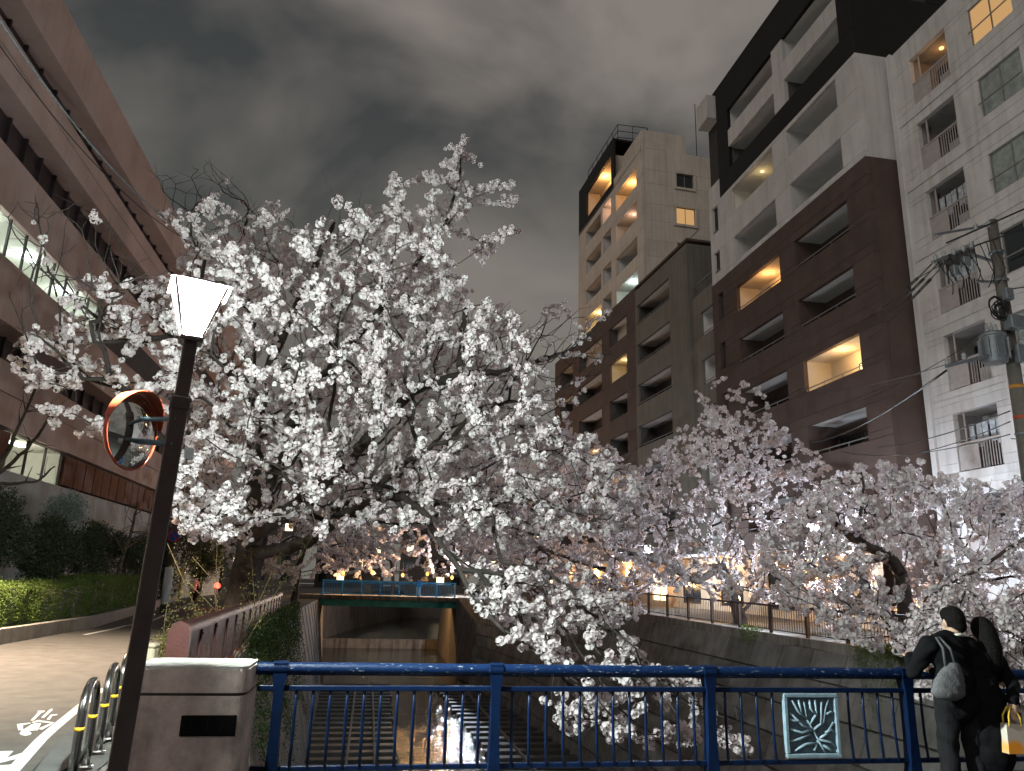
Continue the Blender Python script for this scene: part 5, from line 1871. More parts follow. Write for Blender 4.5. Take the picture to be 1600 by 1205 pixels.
# houses closing the view far up the canal
dw = mat('far_house_wall', (0.12, 0.105, 0.095), 0.9, 0.15, 0.3)
for k, (x, y, wd, h, lab) in enumerate(((-22, 150, 16, 12, 'dim far house up the road-side bank'), (-4, 165, 14, 9, 'dim low far house in line with the canal'), (12, 150, 12, 11, 'dim far house behind the middle of the far bridge'), (28, 140, 14, 15, 'dim taller far house at the end of the fence-side bank'))):
    o_ = (x, y, 0)
    hh = thing('far_house', o_, lab, 'building', 'houses far up the canal')
    MB().box(-wd / 2, wd / 2, 0, 10, -6 if k in (1, 2) else 0, h).build('wall', dw, hh)
    MB().add([(-wd / 2 - .4, -.4, h), (wd / 2 + .4, -.4, h), (wd / 2 + .4, 10.4, h), (-wd / 2 - .4, 10.4, h), (-wd / 2 + 2, 5, h + 2), (wd / 2 - 2, 5, h + 2)], [(0, 1, 5, 4), (1, 2, 5), (2, 3, 4, 5), (3, 0, 4), (0, 3, 2, 1)]).build('roof', mat('far_roof', (0.05, 0.045, 0.045), 0.8), hh)
    for i in range(4):
        for j in range(int(h / 3)):
            xx = -wd / 2 + 1.5 + i * (wd - 3) / 3
            lit = (i * 3 + j * 5 + k) % 4 == 0
            wn = MB().cbox(xx - .8, xx + .8, -0.06, 0.0, 1.2 + 3 * j - .1, 2.7 + 3 * j, 0.02).build('window', dark_frame, hh)
            MB().box(xx - .7, xx + .7, -0.075, -0.065, 1.25 + 3 * j, 2.6 + 3 * j).build('pane', pane_lit if lit else win_glass, wn)
# road light standing further down on the left, beyond the frame edge
q = thing('road_light', (-10.6, 17.0, 0), 'tall warm road light at the hedge kerb, out past the frame edge', 'street lamp')
MB().tube([(0, 0, 0), (0, 0, 5.4), (0.3, 0, 5.9), (1.5, 0, 6.1)], [0.09, 0.06, 0.05, 0.04], 8).build('post', post_m, q, True)
MB().cbox(1.3, 2.0, -0.13, 0.13, 6.05, 6.17, 0.03).build('head', post_m, q)
MB().box(1.42, 1.92, -0.09, 0.09, 6.03, 6.045).build('lens', emit('road_lens', (1.0, 0.75, 0.45), 15), q)
rl = lamp('road_light_source', (1.7, 0, 5.93), 10500, (1.0, 0.80, 0.58), 0.12, q)
rl.data.type = 'SPOT'
rl.data.spot_size = R_(128)
rl.data.spot_blend = 0.45

# ------------------------------------------------------------------ poles and cables
pole_m = mat('utility_pole_concrete', (0.13, 0.115, 0.10), 0.85, 0.15, 4, 0.3, 40, streak=0.3)
galv = mat('galvanised_steel', (0.19, 0.20, 0.215), 0.5, 0.15, 8, metal=0.5)
rubber = mat('cable_sheath', (0.012, 0.012, 0.013), 0.6)
PY = 14.0
ux = 13.87
up = thing('utility_pole', (ux, PY, 0.3), 'concrete utility pole with crossarms and a grey transformer before the pale house', 'utility pole')
uo = (ux, PY, 0.3)
MB(uo).tube([(ux, PY, 0.3), (ux, PY, 10.35)], [0.19, 0.11], 14).build('mast', pole_m, up, True)
A3 = lambda x, y: at(x, y, Y=PY - 0.25)
c6 = lambda x, y: (1080 + x / 3.0115, 360 + y / 3.0115)
def P6(x, y, d=0.0):
    return at(*c6(x, y), Y=PY + d)


def arm(a, b_, r=0.045):
    MB(uo).tube([a, b_], r, 4).build('crossarm', galv, up)


arm(P6(1135, 150, -0.5), P6(1330, 75, 0.2))
arm(P6(1310, 110, -0.1), P6(1430, 150), 0.04)
arm(P6(1350, 240, -0.2), P6(1440, 245), 0.035)
arm(P6(1200, 640, -0.4), P6(1400, 590, -0.2), 0.05)
arm(P6(1150, 20, -0.5), P6(1440, -30, 0.1), 0.035)
for x, y in ((1150, 140), (1190, 125), (1235, 110), (1280, 95), (1320, 80), (1205, 630), (1285, 605), (1400, -20), (1340, -5)):
    p = P6(x, y, -0.3)
    m_ = MB(uo)
    m_.lathe([(0.03, -0.02), (0.055, 0.03), (0.03, 0.06), (0.055, 0.09), (0.02, 0.14)], 8, c=tuple(p))
    m_.build('insulator', mat('porcelain', (0.28, 0.28, 0.28), 0.35), up, True)
tc_ = P6(1425, 555, -0.15)
mb = MB(uo).lathe([(0.10, -0.36), (0.24, -0.34), (0.25, -0.28), (0.25, 0.25), (0.27, 0.27), (0.27, 0.31), (0.20, 0.36), (0.05, 0.38)], 18, c=tuple(tc_))
tr = mb.build('transformer', galv, up, 'auto')
for k in range(12):
    a = 2 * math.pi * k / 12
    MB(uo).box(-0.008, 0.008, 0.24, 0.31, -0.25, 0.2, Matrix.Translation(Vector(tc_)) @ Matrix.Rotation(a, 4, 'Z')).build('cooling_fin', galv, tr)
for k in range(3):
    MB(uo).lathe([(0.03, 0.0), (0.05, 0.05), (0.03, 0.1), (0.04, 0.14), (0.015, 0.22)], 8, c=(tc_[0] - 0.12 + 0.12 * k, tc_[1], tc_[2] + 0.36)).build('bushing', MATS['porcelain'], tr, True)
bx_ = P6(1520, 435, -0.25)
MB(uo).cbox(bx_[0] - 0.17, bx_[0] + 0.19, bx_[1] - 0.12, bx_[1] + 0.12, bx_[2] - 0.15, bx_[2] + 0.15, 0.015).build('junction_box', galv, up)
m_ = MB(uo)
rc = np.random.default_rng(9)
cc = P6(1450, 370, -0.22)
for k in range(9):
    rr = rc.uniform(0.12, 0.28)
    cx_, cz = cc[0] + rc.uniform(-.12, .1), cc[2] + rc.uniform(-.12, .1)
    m_.tube([(cx_ + rr * math.cos(a) * .8, cc[1] + rc.uniform(-.03, .03), cz + rr * math.sin(a)) for a in np.linspace(0, 2 * math.pi * rc.uniform(.6, 1), 14)], 0.014, 5)
m_.build('cable_coil', rubber, up, True)
for k in range(10):                      # jumper wires looping between the arms
    p_, q_ = P6(1150 + 30 * k, 130 - 9 * k, -0.3), P6(1230 + 24 * k, 250 + rc.uniform(-40, 60), -0.25)
    m2 = (p_ + q_) / 2 + np.array([rc.uniform(-.15, .15), -0.1, -0.18])
    MB(uo).tube([p_, (p_ * .6 + m2 * .4) + np.array([0, 0, -.05]), m2, (q_ * .6 + m2 * .4) + np.array([0, 0, -.04]), q_], 0.011, 5).build('jumper_wire', rubber, up, True)
for (x, y, w2, h2) in ((1490, 300, 0.10, 0.14), (1545, 580, 0.09, 0.2), (1290, 150, 0.09, 0.12), (1240, 190, 0.07, 0.12)):
    p_ = P6(x, y, -0.28)
    MB(uo).cbox(p_[0] - w2, p_[0] + w2, p_[1] - 0.07, p_[1] + 0.07, p_[2] - h2, p_[2] + h2, 0.012).build('switch_box', galv, up)
for z_, col in ((6.25, (0.45, 0.20, 0.03)), (5.55, (0.35, 0.06, 0.03))):
    MB(uo).tube([(ux, PY, z_), (ux, PY, z_ + 0.08)], 0.152, 14).build('warning_band', mat('band_%d' % int(z_ * 100), col, 0.6), up, True)
for z_ in (5.2, 7.1, 7.9, 8.8, 9.5):
    MB(uo).tube([(ux, PY, z_), (ux, PY, z_ + 0.05)], 0.17, 12).build('clamp', galv, up, True)
for k in range(8):
    z_ = 2.4 + 0.45 * k
    s_ = 1 if k % 2 else -1
    MB(uo).tube([(ux, PY, z_), (ux + s_ * 0.33, PY, z_)], 0.012, 5).build('step_bolt', galv, up)


def cable(label, a, b_, sag, r, splices=(), nm='overhead_cable', m=None):
    a, b_ = np.array(a, float), np.array(b_, float)
    o = thing(nm, tuple(a), label, 'cable', 'overhead cables')
    ts = np.linspace(0, 1, 22)
    pts = [a + (b_ - a) * t_ - np.array([0, 0, 4 * sag * t_ * (1 - t_)]) for t_ in ts]
    MB(tuple(a)).tube(pts, r, 6).build('wire', m or rubber, o, True)
    for s_ in splices:
        k = int(s_ * 21)
        MB(tuple(a)).tube([pts[k], pts[min(k + 1, 21)]], r * 2.2, 6).build('splice', rubber, o, True)
    return o


ends = [((1150, 140), (880, 330), 'uppermost of the three bundled cables leaving the crossarm towards the brown house', 0.02), ((1190, 125), (880, 375), 'middle one of the three bundled cables leaving the crossarm', 0.02),
        ((1235, 110), (885, 415), 'lowest of the three bundled cables leaving the crossarm', 0.02)]
for (a, e_, lab, r_) in ends:
    p0 = P6(*a, -0.3)
    dirp = at(*c6(e_[0], e_[1]), Y=24.0)
    end = p0 + (dirp - p0) * 2.3
    cable(lab, p0, end, 0.4, 0.018, (0.1, 0.16))
cable('fine wire from the low arm to the brown house above its lit balcony', P6(1300, 600, -0.3), at(*c6(500, 760), Y=31), 0.25, 0.010)
cable('fine wire from the upper arm running to the link block', P6(1280, 100, -0.3), at(*c6(100, 640), Y=45), 0.6, 0.012)
cable('drooping wire from the pole foot behind the right-hand blossoms', P6(1500, 960, -0.2), at(*c6(700, 1040), Y=28), 0.3, 0.012)
cable('thick slack cable dropping from the transformer arm across the dark end wall', P6(1200, 660, -0.4), at(*c6(560, 1000), Y=30), 0.3, 0.026)
cable('thin wire sloping across the dark brown end wall to the middle of the pole', P6(1400, 480, -0.2), at(*c6(700, 830), Y=27), 0.2, 0.013)
cable('pair wire crossing low in front of the laundry balcony', P6(1500, 850, -0.2), at(*c6(880, 1020), Y=25), 0.15, 0.015)
cable('lowest wire crossing the pale house below the laundry', P6(1500, 900, -0.2), at(*c6(1000, 1060), Y=20), 0.1, 0.013)
cable('wire leaving the pole top beyond the frame edge', P6(1440, 20, 0), (22, 5.5, 10.8), 0.3, 0.016)
cable('wire leaving the pole middle beyond the frame edge', P6(1480, 280, 0), (22, 5.0, 9.3), 0.3, 0.014)
cable('upper wire joining the crossarm to the frame edge above the pole', P6(1330, 75, 0.0), (21, 6.0, 12.4), 0.2, 0.02)
cable('top insulated wire arching over the crossarm towards the frame edge', P6(1200, 60, -0.4), (21, 6.4, 13.4), 0.1, 0.02)
cable('pale overhead wire sloping down past the office block into the great cherry', at(-40, -30, Y=11), at(305, 375, Y=19), 0.5, 0.022, m=galv)
cable('second thin wire beside the pale one along the office block', at(-40, 15, Y=12), at(300, 380, Y=20), 0.5, 0.010)

# pole with a no-parking sign at the bend
so = (-9.05, 38, 0)
spo = thing('sign_pole', so, 'grey pole wrapped in a white notice, carrying a round blue no-parking sign', 'pole')
MB(so).tube([(-9.05, 38, 0), (-9.05, 38, 9.5)], [0.19, 0.13], 14).build('mast', pole_m, spo, True)
MB(so).tube([(-9.05, 38, 0.42), (-9.05, 38, 2.05)], [0.196, 0.188], 14).build('notice', mat('white_notice', (0.62, 0.63, 0.64), 0.6, 0.1, 6), spo, True)
sg = MB(so).lathe([(0.0, 0.0), (0.27, 0.0), (0.27, 0.012)], 24, M=Matrix.Translation((-9.0, 37.78, 3.45)) @ Matrix.Rotation(R_(90), 4, 'X')).build('sign_face', mat('sign_blue', (0.02, 0.10, 0.45), 0.4), spo)
mb = MB(so)
mb.tube([(-9.0 + 0.25 * math.cos(a), 37.76, 3.45 + 0.25 * math.sin(a)) for a in np.linspace(0, 2 * math.pi, 25)], 0.026, 6, caps=False)
mb.tube([(-9.16, 37.762, 3.61), (-8.84, 37.762, 3.29)], 0.022, 6)
mb.build('sign_ring', mat('sign_red', (0.55, 0.02, 0.02), 0.4), sg, True)
MB(so).cbox(-9.0, -8.97, 37.79, 38.0, 3.40, 3.50, 0.005).build('sign_bracket', galv, sg)
yp = thing('marker_post', (-9.6, 43, 0), 'slim yellow marker post at the kerb before the cyclist', 'post')
MB().tube([(0, 0, 0.3), (0, 0, 2.0)], 0.07, 8).build('shaft', mat('mustard_paint', (0.42, 0.26, 0.03), 0.6), yp, True)
MB().lathe([(0.08, 1.97), (0.05, 2.05), (0.01, 2.07)], 8).build('cap', MATS['mustard_paint'], yp, True)
wl = thing('warning_light', (-8.15, 45, 0), 'small red warning light glowing on a short stand beside the road', 'warning light')
MB().tube([(0, 0, 0), (0, 0, 1.1)], 0.03, 6).lathe([(0.2, 0.0), (0.18, 0.05), (0.05, 0.08)], 10).build('stand', dark_frame, wl, True)
MB().lathe([(0.10, 1.08), (0.16, 1.13), (0.17, 1.24), (0.10, 1.34), (0.02, 1.36)], 12).build('lens', emit('red_lens', (1.0, 0.05, 0.03), 7), wl, True)
lamp('warning_glow', (0, -0.3, 1.2), 14, (1.0, 0.06, 0.04), 0.1, wl)
sb = thing('stone_bollard', (-2.75, 11.0, 0), 'short square stone bollard at the end of the panel fence', 'bollard')
MB().cbox(-0.11, 0.11, -0.11, 0.11, 0, 0.82, 0.02).build('shaft', mat('buff_stone', (0.40, 0.34, 0.24), 0.85, 0.15, 8, 0.4, 50), sb)
MB().cbox(-0.12, 0.12, -0.12, 0.12, 0.82, 0.88, 0.025).build('cap', MATS['buff_stone'], sb)

# ------------------------------------------------------------------ people
skin = mat('skin', (0.42, 0.27, 0.20), 0.6, 0.08, 20)
hair_m = mat('black_hair', (0.007, 0.006, 0.006), 0.75, 0.3, 40, 0.5, 120, spec=0.06)
suit = mat('black_suit_cloth', (0.007, 0.007, 0.008), 0.9, 0.2, 12, 0.3, 90, spec=0.04)
trou = mat('charcoal_trousers', (0.013, 0.0125, 0.014), 0.9, 0.25, 10, 0.3, 80, spec=0.05)
shirt = mat('white_shirt', (0.62, 0.60, 0.55), 0.8)
shoe = mat('black_leather', (0.012, 0.011, 0.011), 0.35)


def fuse(name, m, parent, parts, voxel=0.016, smooth=6, folds=0.0):
    """parts: ('t', points, radii) limbs and ('b', centre, radii) rounded masses, grown together into one skin"""
    mb = MB()
    for p in parts:
        if p[0] == 't':
            pts, rr = np.array(p[1], float), p[2]
            mb.tube(pts, rr, 12)
            for q, r_ in zip(pts, rr):
                mb.ball(q, r_, 12)
        else:
            mb.ball(p[1], p[2], 14, M=p[3] if len(p) > 3 else None)
    o = mb.build(name, m, None, True)
    md = o.modifiers.new('fuse', 'REMESH')
    md.mode = 'VOXEL'
    md.voxel_size = voxel
    md.use_smooth_shade = True
    ms = o.modifiers.new('soften', 'SMOOTH')
    ms.iterations = smooth
    ms.factor = 0.5
    dg = bpy.context.evaluated_depsgraph_get()
    me = bpy.data.meshes.new_from_object(o.evaluated_get(dg))
    old = o.data
    o.modifiers.clear()
    o.data = me
    bpy.data.meshes.remove(old)
    me.name = name
    if not me.materials:
        me.materials.append(m)
    me.polygons.foreach_set('use_smooth', [True] * len(me.polygons))
    if folds:
        me.update()
        nv = len(me.vertices)
        co = np.empty(nv * 3)
        me.vertices.foreach_get('co', co)
        no = np.array([v_.normal[:] for v_ in me.vertices])
        co = co.reshape(-1, 3)
        x_, y_, z_ = co.T
        h_ = np.sin(z_ * 46 + 9 * np.sin(x_ * 9 + y_ * 5)) * 0.45 + np.sin(x_ * 38 + z_ * 17 + 4 * np.sin(z_ * 11)) * 0.4 + np.sin((x_ - z_) * 27 + 3 * np.sin(y_ * 21)) * 0.5
        co += no * (h_ * folds)[:, None]
        me.vertices.foreach_set('co', co.ravel())
        me.update()
    o.parent = parent
    return o


def hand(c, d, up_, side):
    """palm and five fingers from wrist c pointing along d; returns fuse parts"""
    d = np.array(d, float)
    d /= np.linalg.norm(d)
    s_ = np.cross(d, up_)
    s_ /= np.linalg.norm(s_)
    n_ = np.cross(s_, d)
    c = np.array(c, float)
    ps = [('t', [c, c + d * 0.045, c + d * 0.085], [0.028, 0.036, 0.034])]
    for k, ln in enumerate((0.070, 0.080, 0.075, 0.058)):
        b_ = c + d * 0.085 + s_ * (k - 1.5) * 0.019
        ps.append(('t', [b_, b_ + d * ln * .5 - n_ * 0.010, b_ + d * ln * .8 - n_ * 0.030], [0.0095, 0.009, 0.008]))
    b_ = c + d * 0.03 - s_ * 0.034 * side
    ps.append(('t', [b_, b_ + d * 0.03 - s_ * 0.022 * side, b_ + d * 0.058 - s_ * 0.024 * side - n_ * .015], [0.012, 0.0105, 0.009]))
    return ps


# --- man in a black suit, back to us, bending to the woman; local +y is away from us
man = thing('person', (4.90, 5.98, 0.0), 'person in a black suit with a grey shoulder bag leaning on the blue railing', 'person', 'embracing couple')
nk = (0.09, 0.07, 1.40)
hd = np.array((0.155, 0.13, 1.535))
tilt = Matrix.Rotation(R_(-14), 3, 'X') @ Matrix.Rotation(R_(10), 3, 'Y')
leg_l = [(-0.10, 0.0, 0.92), (-0.115, 0.03, 0.50), (-0.13, -0.03, 0.09)]
leg_r = [(0.10, 0.0, 0.92), (0.13, 0.03, 0.50), (0.15, -0.01, 0.09)]
arm_l = [(-0.19, 0.03, 1.345), (-0.305, 0.10, 1.12), (-0.17, 0.30, 1.22)]
arm_r = [(0.20, 0.04, 1.34), (0.40, 0.02, 1.17), (0.56, 0.14, 1.06)]
body = [('b', hd, (0.076, 0.096, 0.112), tilt), ('b', hd + np.array((-0.01, 0.04, -0.06)), (0.055, 0.06, 0.05), tilt), ('t', [hd + np.array((0, -0.015, -0.06)), nk], [0.055, 0.058]),
        ('b', hd + np.array((-0.080, 0.0, -0.01)), (0.014, 0.026, 0.034)), ('b', hd + np.array((0.078, 0.0, -0.01)), (0.014, 0.026, 0.034)),
        ('b', hd + np.array((-0.01, 0.100, -0.035)), (0.013, 0.024, 0.022)), ('b', hd + np.array((-0.01, 0.085, -0.075)), (0.028, 0.02, 0.012)),
        ('t', [(0, 0.04, 1.34), (0, 0.02, 1.15), (0, 0, 0.95)], [0.075, 0.075, 0.085]), ('t', leg_l, [0.07, 0.05, 0.035]), ('t', leg_r, [0.07, 0.05, 0.035]),
        ('t', arm_l, [0.045, 0.035, 0.028]), ('t', arm_r, [0.045, 0.035, 0.028])]
body += hand(arm_l[2], (0.55, 0.75, 0.25), (0, 0, 1), 1) + hand(arm_r[2], (0.6, 0.6, -0.3), (0, 0, 1), -1)
fuse('body', skin, man, body, 0.009, 3)
hair_parts = [('b', hd + np.array((0.0, -0.014, 0.022)), (0.090, 0.104, 0.112), tilt), ('b', hd + np.array((0.005, -0.055, -0.025)), (0.074, 0.058, 0.075), tilt), ('b', hd + np.array((0.0, 0.03, 0.055)), (0.082, 0.075, 0.068), tilt)]
fuse('hair', hair_m, man, hair_parts, 0.010, 3)
fuse('jacket', suit, man, [('b', (0, 0.035, 1.27), (0.20, 0.125, 0.15)), ('b', (0, 0.0, 1.06), (0.175, 0.12, 0.20)), ('b', (0, -0.01, 0.88), (0.185, 0.135, 0.15)), ('t', [(-0.18, 0.03, 1.345), (0, 0.05, 1.39), (0.19, 0.04, 1.34)], [0.068, 0.08, 0.068]),
                           ('t', arm_l, [0.080, 0.064, 0.050]), ('t', [arm_r[0], arm_r[1], tuple(np.array(arm_r[1]) * .25 + np.array(arm_r[2]) * .75)], [0.078, 0.062, 0.05])], 0.014, 5, 0.006)
MB().tube([(nk[0] + 0.066 * math.cos(a), nk[1] - 0.01 + 0.07 * math.sin(a), nk[2] + 0.012 - 0.02 * math.sin(a)) for a in np.linspace(0, 2 * math.pi, 21)], 0.014, 6, caps=False).build('shirt_collar', shirt, man, True)
fuse('trousers', trou, man, [('t', [(-0.095, 0, 0.90), (-0.115, 0.025, 0.50), (-0.13, -0.03, 0.06)], [0.098, 0.080, 0.068]), ('t', [(0.095, 0, 0.90), (0.13, 0.025, 0.50), (0.15, -0.01, 0.06)], [0.098, 0.080, 0.068]), ('b', (0, 0, 0.90), (0.165, 0.115, 0.10))], 0.014, 4, 0.006)
for s_, (x, y) in ((-1, (-0.13, 0.02)), (1, (0.15, 0.04))):
    MB().ball((x, y + 0.02, 0.045), (0.05, 0.14, 0.045), 12).build('shoe', shoe, man, True)

# --- woman beside him with long dark hair and a dark coat
wom = thing('person', (5.17, 6.0, 0.0), 'person with long dark hair in a black coat beside the black suit', 'person', 'embracing couple')
hw = np.array((0.13, 0.07, 1.46))
wl_ = [(-0.08, 0, 0.85), (-0.085, 0.02, 0.46), (-0.09, -0.02, 0.08)]
wr_ = [(0.08, 0, 0.85), (0.085, 0.02, 0.46), (0.09, -0.02, 0.08)]
wal = [(-0.15, 0.04, 1.26), (-0.24, 0.12, 1.02), (-0.22, 0.27, 1.10)]
war = [(0.20, 0.03, 1.24), (0.27, -0.04, 1.03), (0.10, -0.20, 0.93)]
tw = Matrix.Rotation(R_(-14), 3, 'Y')
bw = [('b', hw, (0.072, 0.090, 0.105), tw), ('b', hw + np.array((0, 0.04, -0.055)), (0.05, 0.055, 0.045)), ('t', [hw + np.array((0.01, -0.01, -0.06)), (0.08, 0.03, 1.29)], [0.046, 0.05]),
      ('b', hw + np.array((0, 0.094, -0.03)), (0.011, 0.02, 0.019)), ('b', hw + np.array((0, 0.08, -0.068)), (0.024, 0.018, 0.010)), ('t', [(0, 0.03, 1.24), (0, 0.01, 1.05), (0, 0, 0.88)], [0.065, 0.06, 0.07]),
      ('t', wl_, [0.07, 0.045, 0.032]), ('t', wr_, [0.07, 0.045, 0.032]), ('t', wal, [0.038, 0.032, 0.025]), ('t', war, [0.038, 0.032, 0.025])]
bw += hand(wal[2], (0.3, 0.9, 0.1), (0, 0, 1), 1) + hand(war[2], (-0.05, 0.05, -1.0), (0, 1, 0), -1)
fuse('body', skin, wom, bw, 0.009, 3)
fuse('hair', hair_m, wom, [('b', hw + np.array((0.0, -0.012, 0.018)), (0.092, 0.104, 0.110), tw), ('t', [hw + np.array((0, -0.05, 0)), hw + np.array((0.0, -0.07, -0.13)), hw + np.array((-0.02, -0.085, -0.27))], [0.082, 0.094, 0.085]),
                           ('t', [hw + np.array((0.05, -0.02, 0)), hw + np.array((0.06, -0.03, -0.14)), hw + np.array((0.05, -0.05, -0.26))], [0.05, 0.06, 0.05])], 0.011, 4)
fuse('coat', suit, wom, [('b', (0.04, 0.03, 1.20), (0.175, 0.115, 0.13)), ('b', (0, 0.0, 1.0), (0.15, 0.115, 0.18)), ('t', [(0, 0, 0.95), (0, 0, 0.70), (0.0, 0, 0.50)], [0.155, 0.175, 0.185]),
                         ('t', [(-0.12, 0.04, 1.26), (0.05, 0.04, 1.29), (0.20, 0.03, 1.24)], [0.06, 0.068, 0.06]), ('t', wal, [0.066, 0.054, 0.045]), ('t', war, [0.066, 0.054, 0.045])], 0.014, 5, 0.006)
fuse('stockings', trou, wom, [('t', wl_, [0.075, 0.053, 0.04]), ('t', wr_, [0.075, 0.053, 0.04])], 0.012, 2)
for x in (-0.09, 0.09):
    MB().ball((x, 0.03, 0.04), (0.042, 0.12, 0.04), 12).build('shoe', shoe, wom, True)

# --- bags
grey_bag = mat('grey_bag_cloth', (0.095, 0.093, 0.100), 0.85, 0.15, 10, 0.4, 60)
sbo = (4.72, 5.82, 0.93)
sbag = thing('shoulder_bag', sbo, 'slouchy grey shoulder bag hanging at the back of the black suit', 'bag')
fuse('pouch', grey_bag, sbag, [('b', (-0.02, 0, 0.065), (0.155, 0.07, 0.070)), ('b', (-0.005, 0, 0.115), (0.148, 0.068, 0.085)), ('b', (0.015, 0, 0.17), (0.125, 0.06, 0.085)), ('b', (0.035, 0, 0.215), (0.095, 0.05, 0.07)), ('b', (0.05, 0, 0.25), (0.065, 0.04, 0.045))], 0.010, 4, 0.004)
MB().tube([(-0.02, 0, 0.25), (-0.01, 0.02, 0.40), (0.02, 0.12, 0.475), (0.07, 0.20, 0.46)], 0.012, 6).tube([(0.07, 0, 0.25), (0.055, 0.02, 0.40), (0.05, 0.12, 0.475), (0.075, 0.20, 0.46)], 0.012, 6).build('straps', mat('dark_strap', (0.05, 0.05, 0.055), 0.7), sbag, True)
tbo = (5.24, 5.80, 0.54)
tb = thing('tote_bag', tbo, 'pale tote bag with an orange patch and yellow handles held low by the coat', 'bag')
tote = bpy.data.materials.new('tote_cloth')
t, b = nodes_of(tote)
tcn = t.nodes.new('ShaderNodeTexCoord')
gr = t.nodes.new('ShaderNodeTexGradient')
gr.gradient_type = 'SPHERICAL'
mpg = t.nodes.new('ShaderNodeMapping')
mpg.inputs['Location'].default_value = (0.35, 0.0, -0.45)
mpg.inputs['Scale'].default_value = (9, 1.0, 12)
crg = t.nodes.new('ShaderNodeValToRGB')
crg.color_ramp.elements[0].color = (0.50, 0.45, 0.38, 1)
crg.color_ramp.elements[1].color = (0.80, 0.30, 0.02, 1)
crg.color_ramp.elements[0].position = 0.05
crg.color_ramp.elements[1].position = 0.5
t.links.new(tcn.outputs['Object'], mpg.inputs[0])
t.links.new(mpg.outputs[0], gr.inputs[0])
t.links.new(gr.outputs['Fac'], crg.inputs[0])
t.links.new(crg.outputs[0], b.inputs['Base Color'])
b.inputs['Roughness'].default_value = 0.85
mb = MB()
mb.add([(-0.105, -0.045, 0), (0.105, -0.045, 0), (0.105, 0.045, 0), (-0.105, 0.045, 0), (-0.085, -0.03, 0.22), (0.08, -0.03, 0.22), (0.08, 0.03, 0.22), (-0.085, 0.03, 0.22)], [(0, 3, 2, 1), (0, 1, 5, 4), (1, 2, 6, 5), (2, 3, 7, 6), (3, 0, 4, 7)])
mb.build('sack', tote, tb)
hy = mat('yellow_handle', (0.62, 0.42, 0.05), 0.6)
for y in (-0.03, 0.03):
    MB().tube([(-0.06, y, 0.20), (-0.055, y, 0.28), (-0.02, y * .5, 0.345), (0.02, y * .5, 0.335), (0.05, y, 0.27), (0.05, y, 0.20)], 0.008, 6).build('handle', hy, tb, True)

# --- cyclist riding away at the bend
cyo = (-9.35, 45.0, 0.0)
bk = thing('bicycle', cyo, 'dark bicycle being ridden away round the bend', 'bicycle', rotz=R_(8))
blk = mat('bicycle_black', (0.02, 0.02, 0.022), 0.4)
for y in (-0.5, 0.55):
    wh = MB().tube([(0, y + 0.33 * math.cos(a), 0.34 + 0.33 * math.sin(a)) for a in np.linspace(0, 2 * math.pi, 25)], 0.022, 6, caps=False).build('wheel', blk, bk, True)
    sp_ = MB()
    for k in range(8):
        a = math.pi * k / 8
        sp_.tube([(0, y + 0.32 * math.cos(a), 0.34 + 0.32 * math.sin(a)), (0, y - 0.32 * math.cos(a), 0.34 - 0.32 * math.sin(a))], 0.003, 4)
    sp_.build('spokes', galv, wh)
MB().tube([(0, -0.5, 0.34), (0, -0.12, 0.78), (0, 0.40, 0.80), (0, 0.02, 0.30), (0, -0.12, 0.78)], 0.02, 6).tube([(0, 0.40, 0.95), (0, 0.55, 0.34)], 0.02, 6).tube([(0, -0.5, 0.34), (0, 0.02, 0.30)], 0.016, 6).build('frame', blk, bk)
MB().ball((0, -0.16, 0.86), (0.09, 0.13, 0.04), 10).build('saddle', blk, bk, True)
MB().tube([(-0.28, 0.30, 1.02), (-0.2, 0.42, 1.03), (0.2, 0.42, 1.03), (0.28, 0.30, 1.02)], 0.014, 6).build('handlebar', galv, bk, True)
MB().cbox(-0.05, 0.05, -0.66, -0.62, 0.52, 0.60, 0.01).build('rear_reflector', mat('red_reflector', (0.4, 0.01, 0.01), 0.3), bk)
cyc = thing('person', cyo, 'person in a pale jacket riding a bicycle away down the road', 'person', rotz=R_(8))
fuse('body', skin, cyc, [('b', (0, 0.12, 1.62), (0.08, 0.10, 0.115)), ('t', [(0, 0.10, 1.54), (0, 0.06, 1.42)], [0.05, 0.06]), ('t', [(0, 0.05, 1.40), (0, -0.12, 0.98)], [0.11, 0.12]), ('t', [(-.09, -.12, .95), (-.1, .18, .72), (-.1, 0.0, .30)], [.08, .06, .045]), ('t', [(.09, -.12, .95), (.1, .2, .80), (.1, 0.06, .44)], [.08, .06, .045]),
                         ('t', [(-.17, .06, 1.38), (-.25, .2, 1.15), (-.26, .32, 1.04)], [.045, .038, .03]), ('t', [(.17, .06, 1.38), (.25, .2, 1.15), (.26, .32, 1.04)], [.045, .038, .03])], 0.02, 3)
fuse('jacket', mat('pale_jacket', (0.50, 0.50, 0.46), 0.8), cyc, [('t', [(0, 0.05, 1.38), (0, -0.02, 1.2), (0, -0.12, 0.98)], [0.155, 0.155, 0.165]), ('t', [(-.17, .06, 1.38), (-.25, .2, 1.15), (-.26, .30, 1.06)], [.07, .058, .045]), ('t', [(.17, .06, 1.38), (.25, .2, 1.15), (.26, .30, 1.06)], [.07, .058, .045])], 0.022, 4)
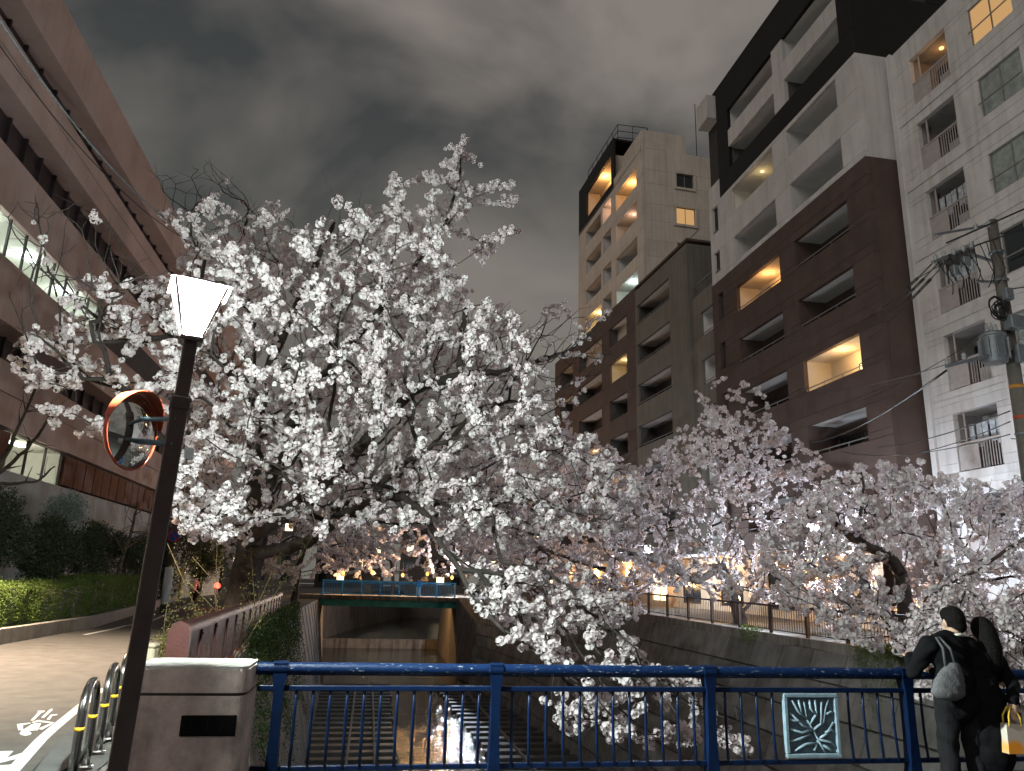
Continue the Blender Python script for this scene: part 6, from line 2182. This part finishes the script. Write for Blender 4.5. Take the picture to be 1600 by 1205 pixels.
fuse('trousers', trou, cyc, [('t', [(-.09, -.12, .95), (-.1, .18, .72), (-.1, 0.0, .30)], [.10, .08, .06]), ('t', [(.09, -.12, .95), (.1, .2, .80), (.1, 0.06, .44)], [.10, .08, .06]), ('b', (0, -.12, .95), (.16, .13, .1))], 0.022, 3)
fuse('hair', hair_m, cyc, [('b', (0, 0.10, 1.65), (0.09, 0.11, 0.11))], 0.02, 2)

# --- person crossing the far bridge
fpx = (4.6, FY + 1.0, 0.34)
fp = thing('person', fpx, 'person in a blue top and pale trousers standing on the far bridge', 'person')
fuse('body', skin, fp, [('b', (0, 0, 1.58), (0.08, 0.095, 0.115)), ('t', [(0, 0, 1.5), (0, 0, 1.38)], [.05, .06]), ('t', [(0, 0, 1.36), (0, 0, .92)], [.12, .12]), ('t', [(-.09, 0, .9), (-.1, .02, .48), (-.11, 0, .05)], [.08, .06, .04]), ('t', [(.09, 0, .9), (.12, .02, .48), (.14, 0, .05)], [.08, .06, .04]),
                        ('t', [(-.19, 0, 1.36), (-.25, 0, 1.1), (-.22, .1, .86)], [.05, .04, .03]), ('t', [(.19, 0, 1.36), (.25, 0, 1.1), (.22, .1, .86)], [.05, .04, .03])], 0.022, 3)
fuse('top', mat('blue_cloth', (0.03, 0.16, 0.40), 0.8), fp, [('t', [(0, 0, 1.34), (0, 0, 1.1), (0, 0, .9)], [.16, .155, .165]), ('t', [(-.19, 0, 1.36), (-.25, 0, 1.1), (-.23, .07, .9)], [.07, .06, .05]), ('t', [(.19, 0, 1.36), (.25, 0, 1.1), (.23, .07, .9)], [.07, .06, .05])], 0.024, 4)
fuse('trousers', mat('pale_trousers', (0.55, 0.56, 0.56), 0.8), fp, [('t', [(-.09, 0, .88), (-.1, .02, .48), (-.11, 0, .05)], [.10, .085, .07]), ('t', [(.09, 0, .88), (.12, .02, .48), (.14, 0, .05)], [.10, .085, .07]), ('b', (0, 0, .88), (.16, .12, .1))], 0.024, 3)
fuse('hair', hair_m, fp, [('b', (0, -0.01, 1.61), (0.09, 0.105, 0.11))], 0.02, 2)
bpy.context.view_layer.update()
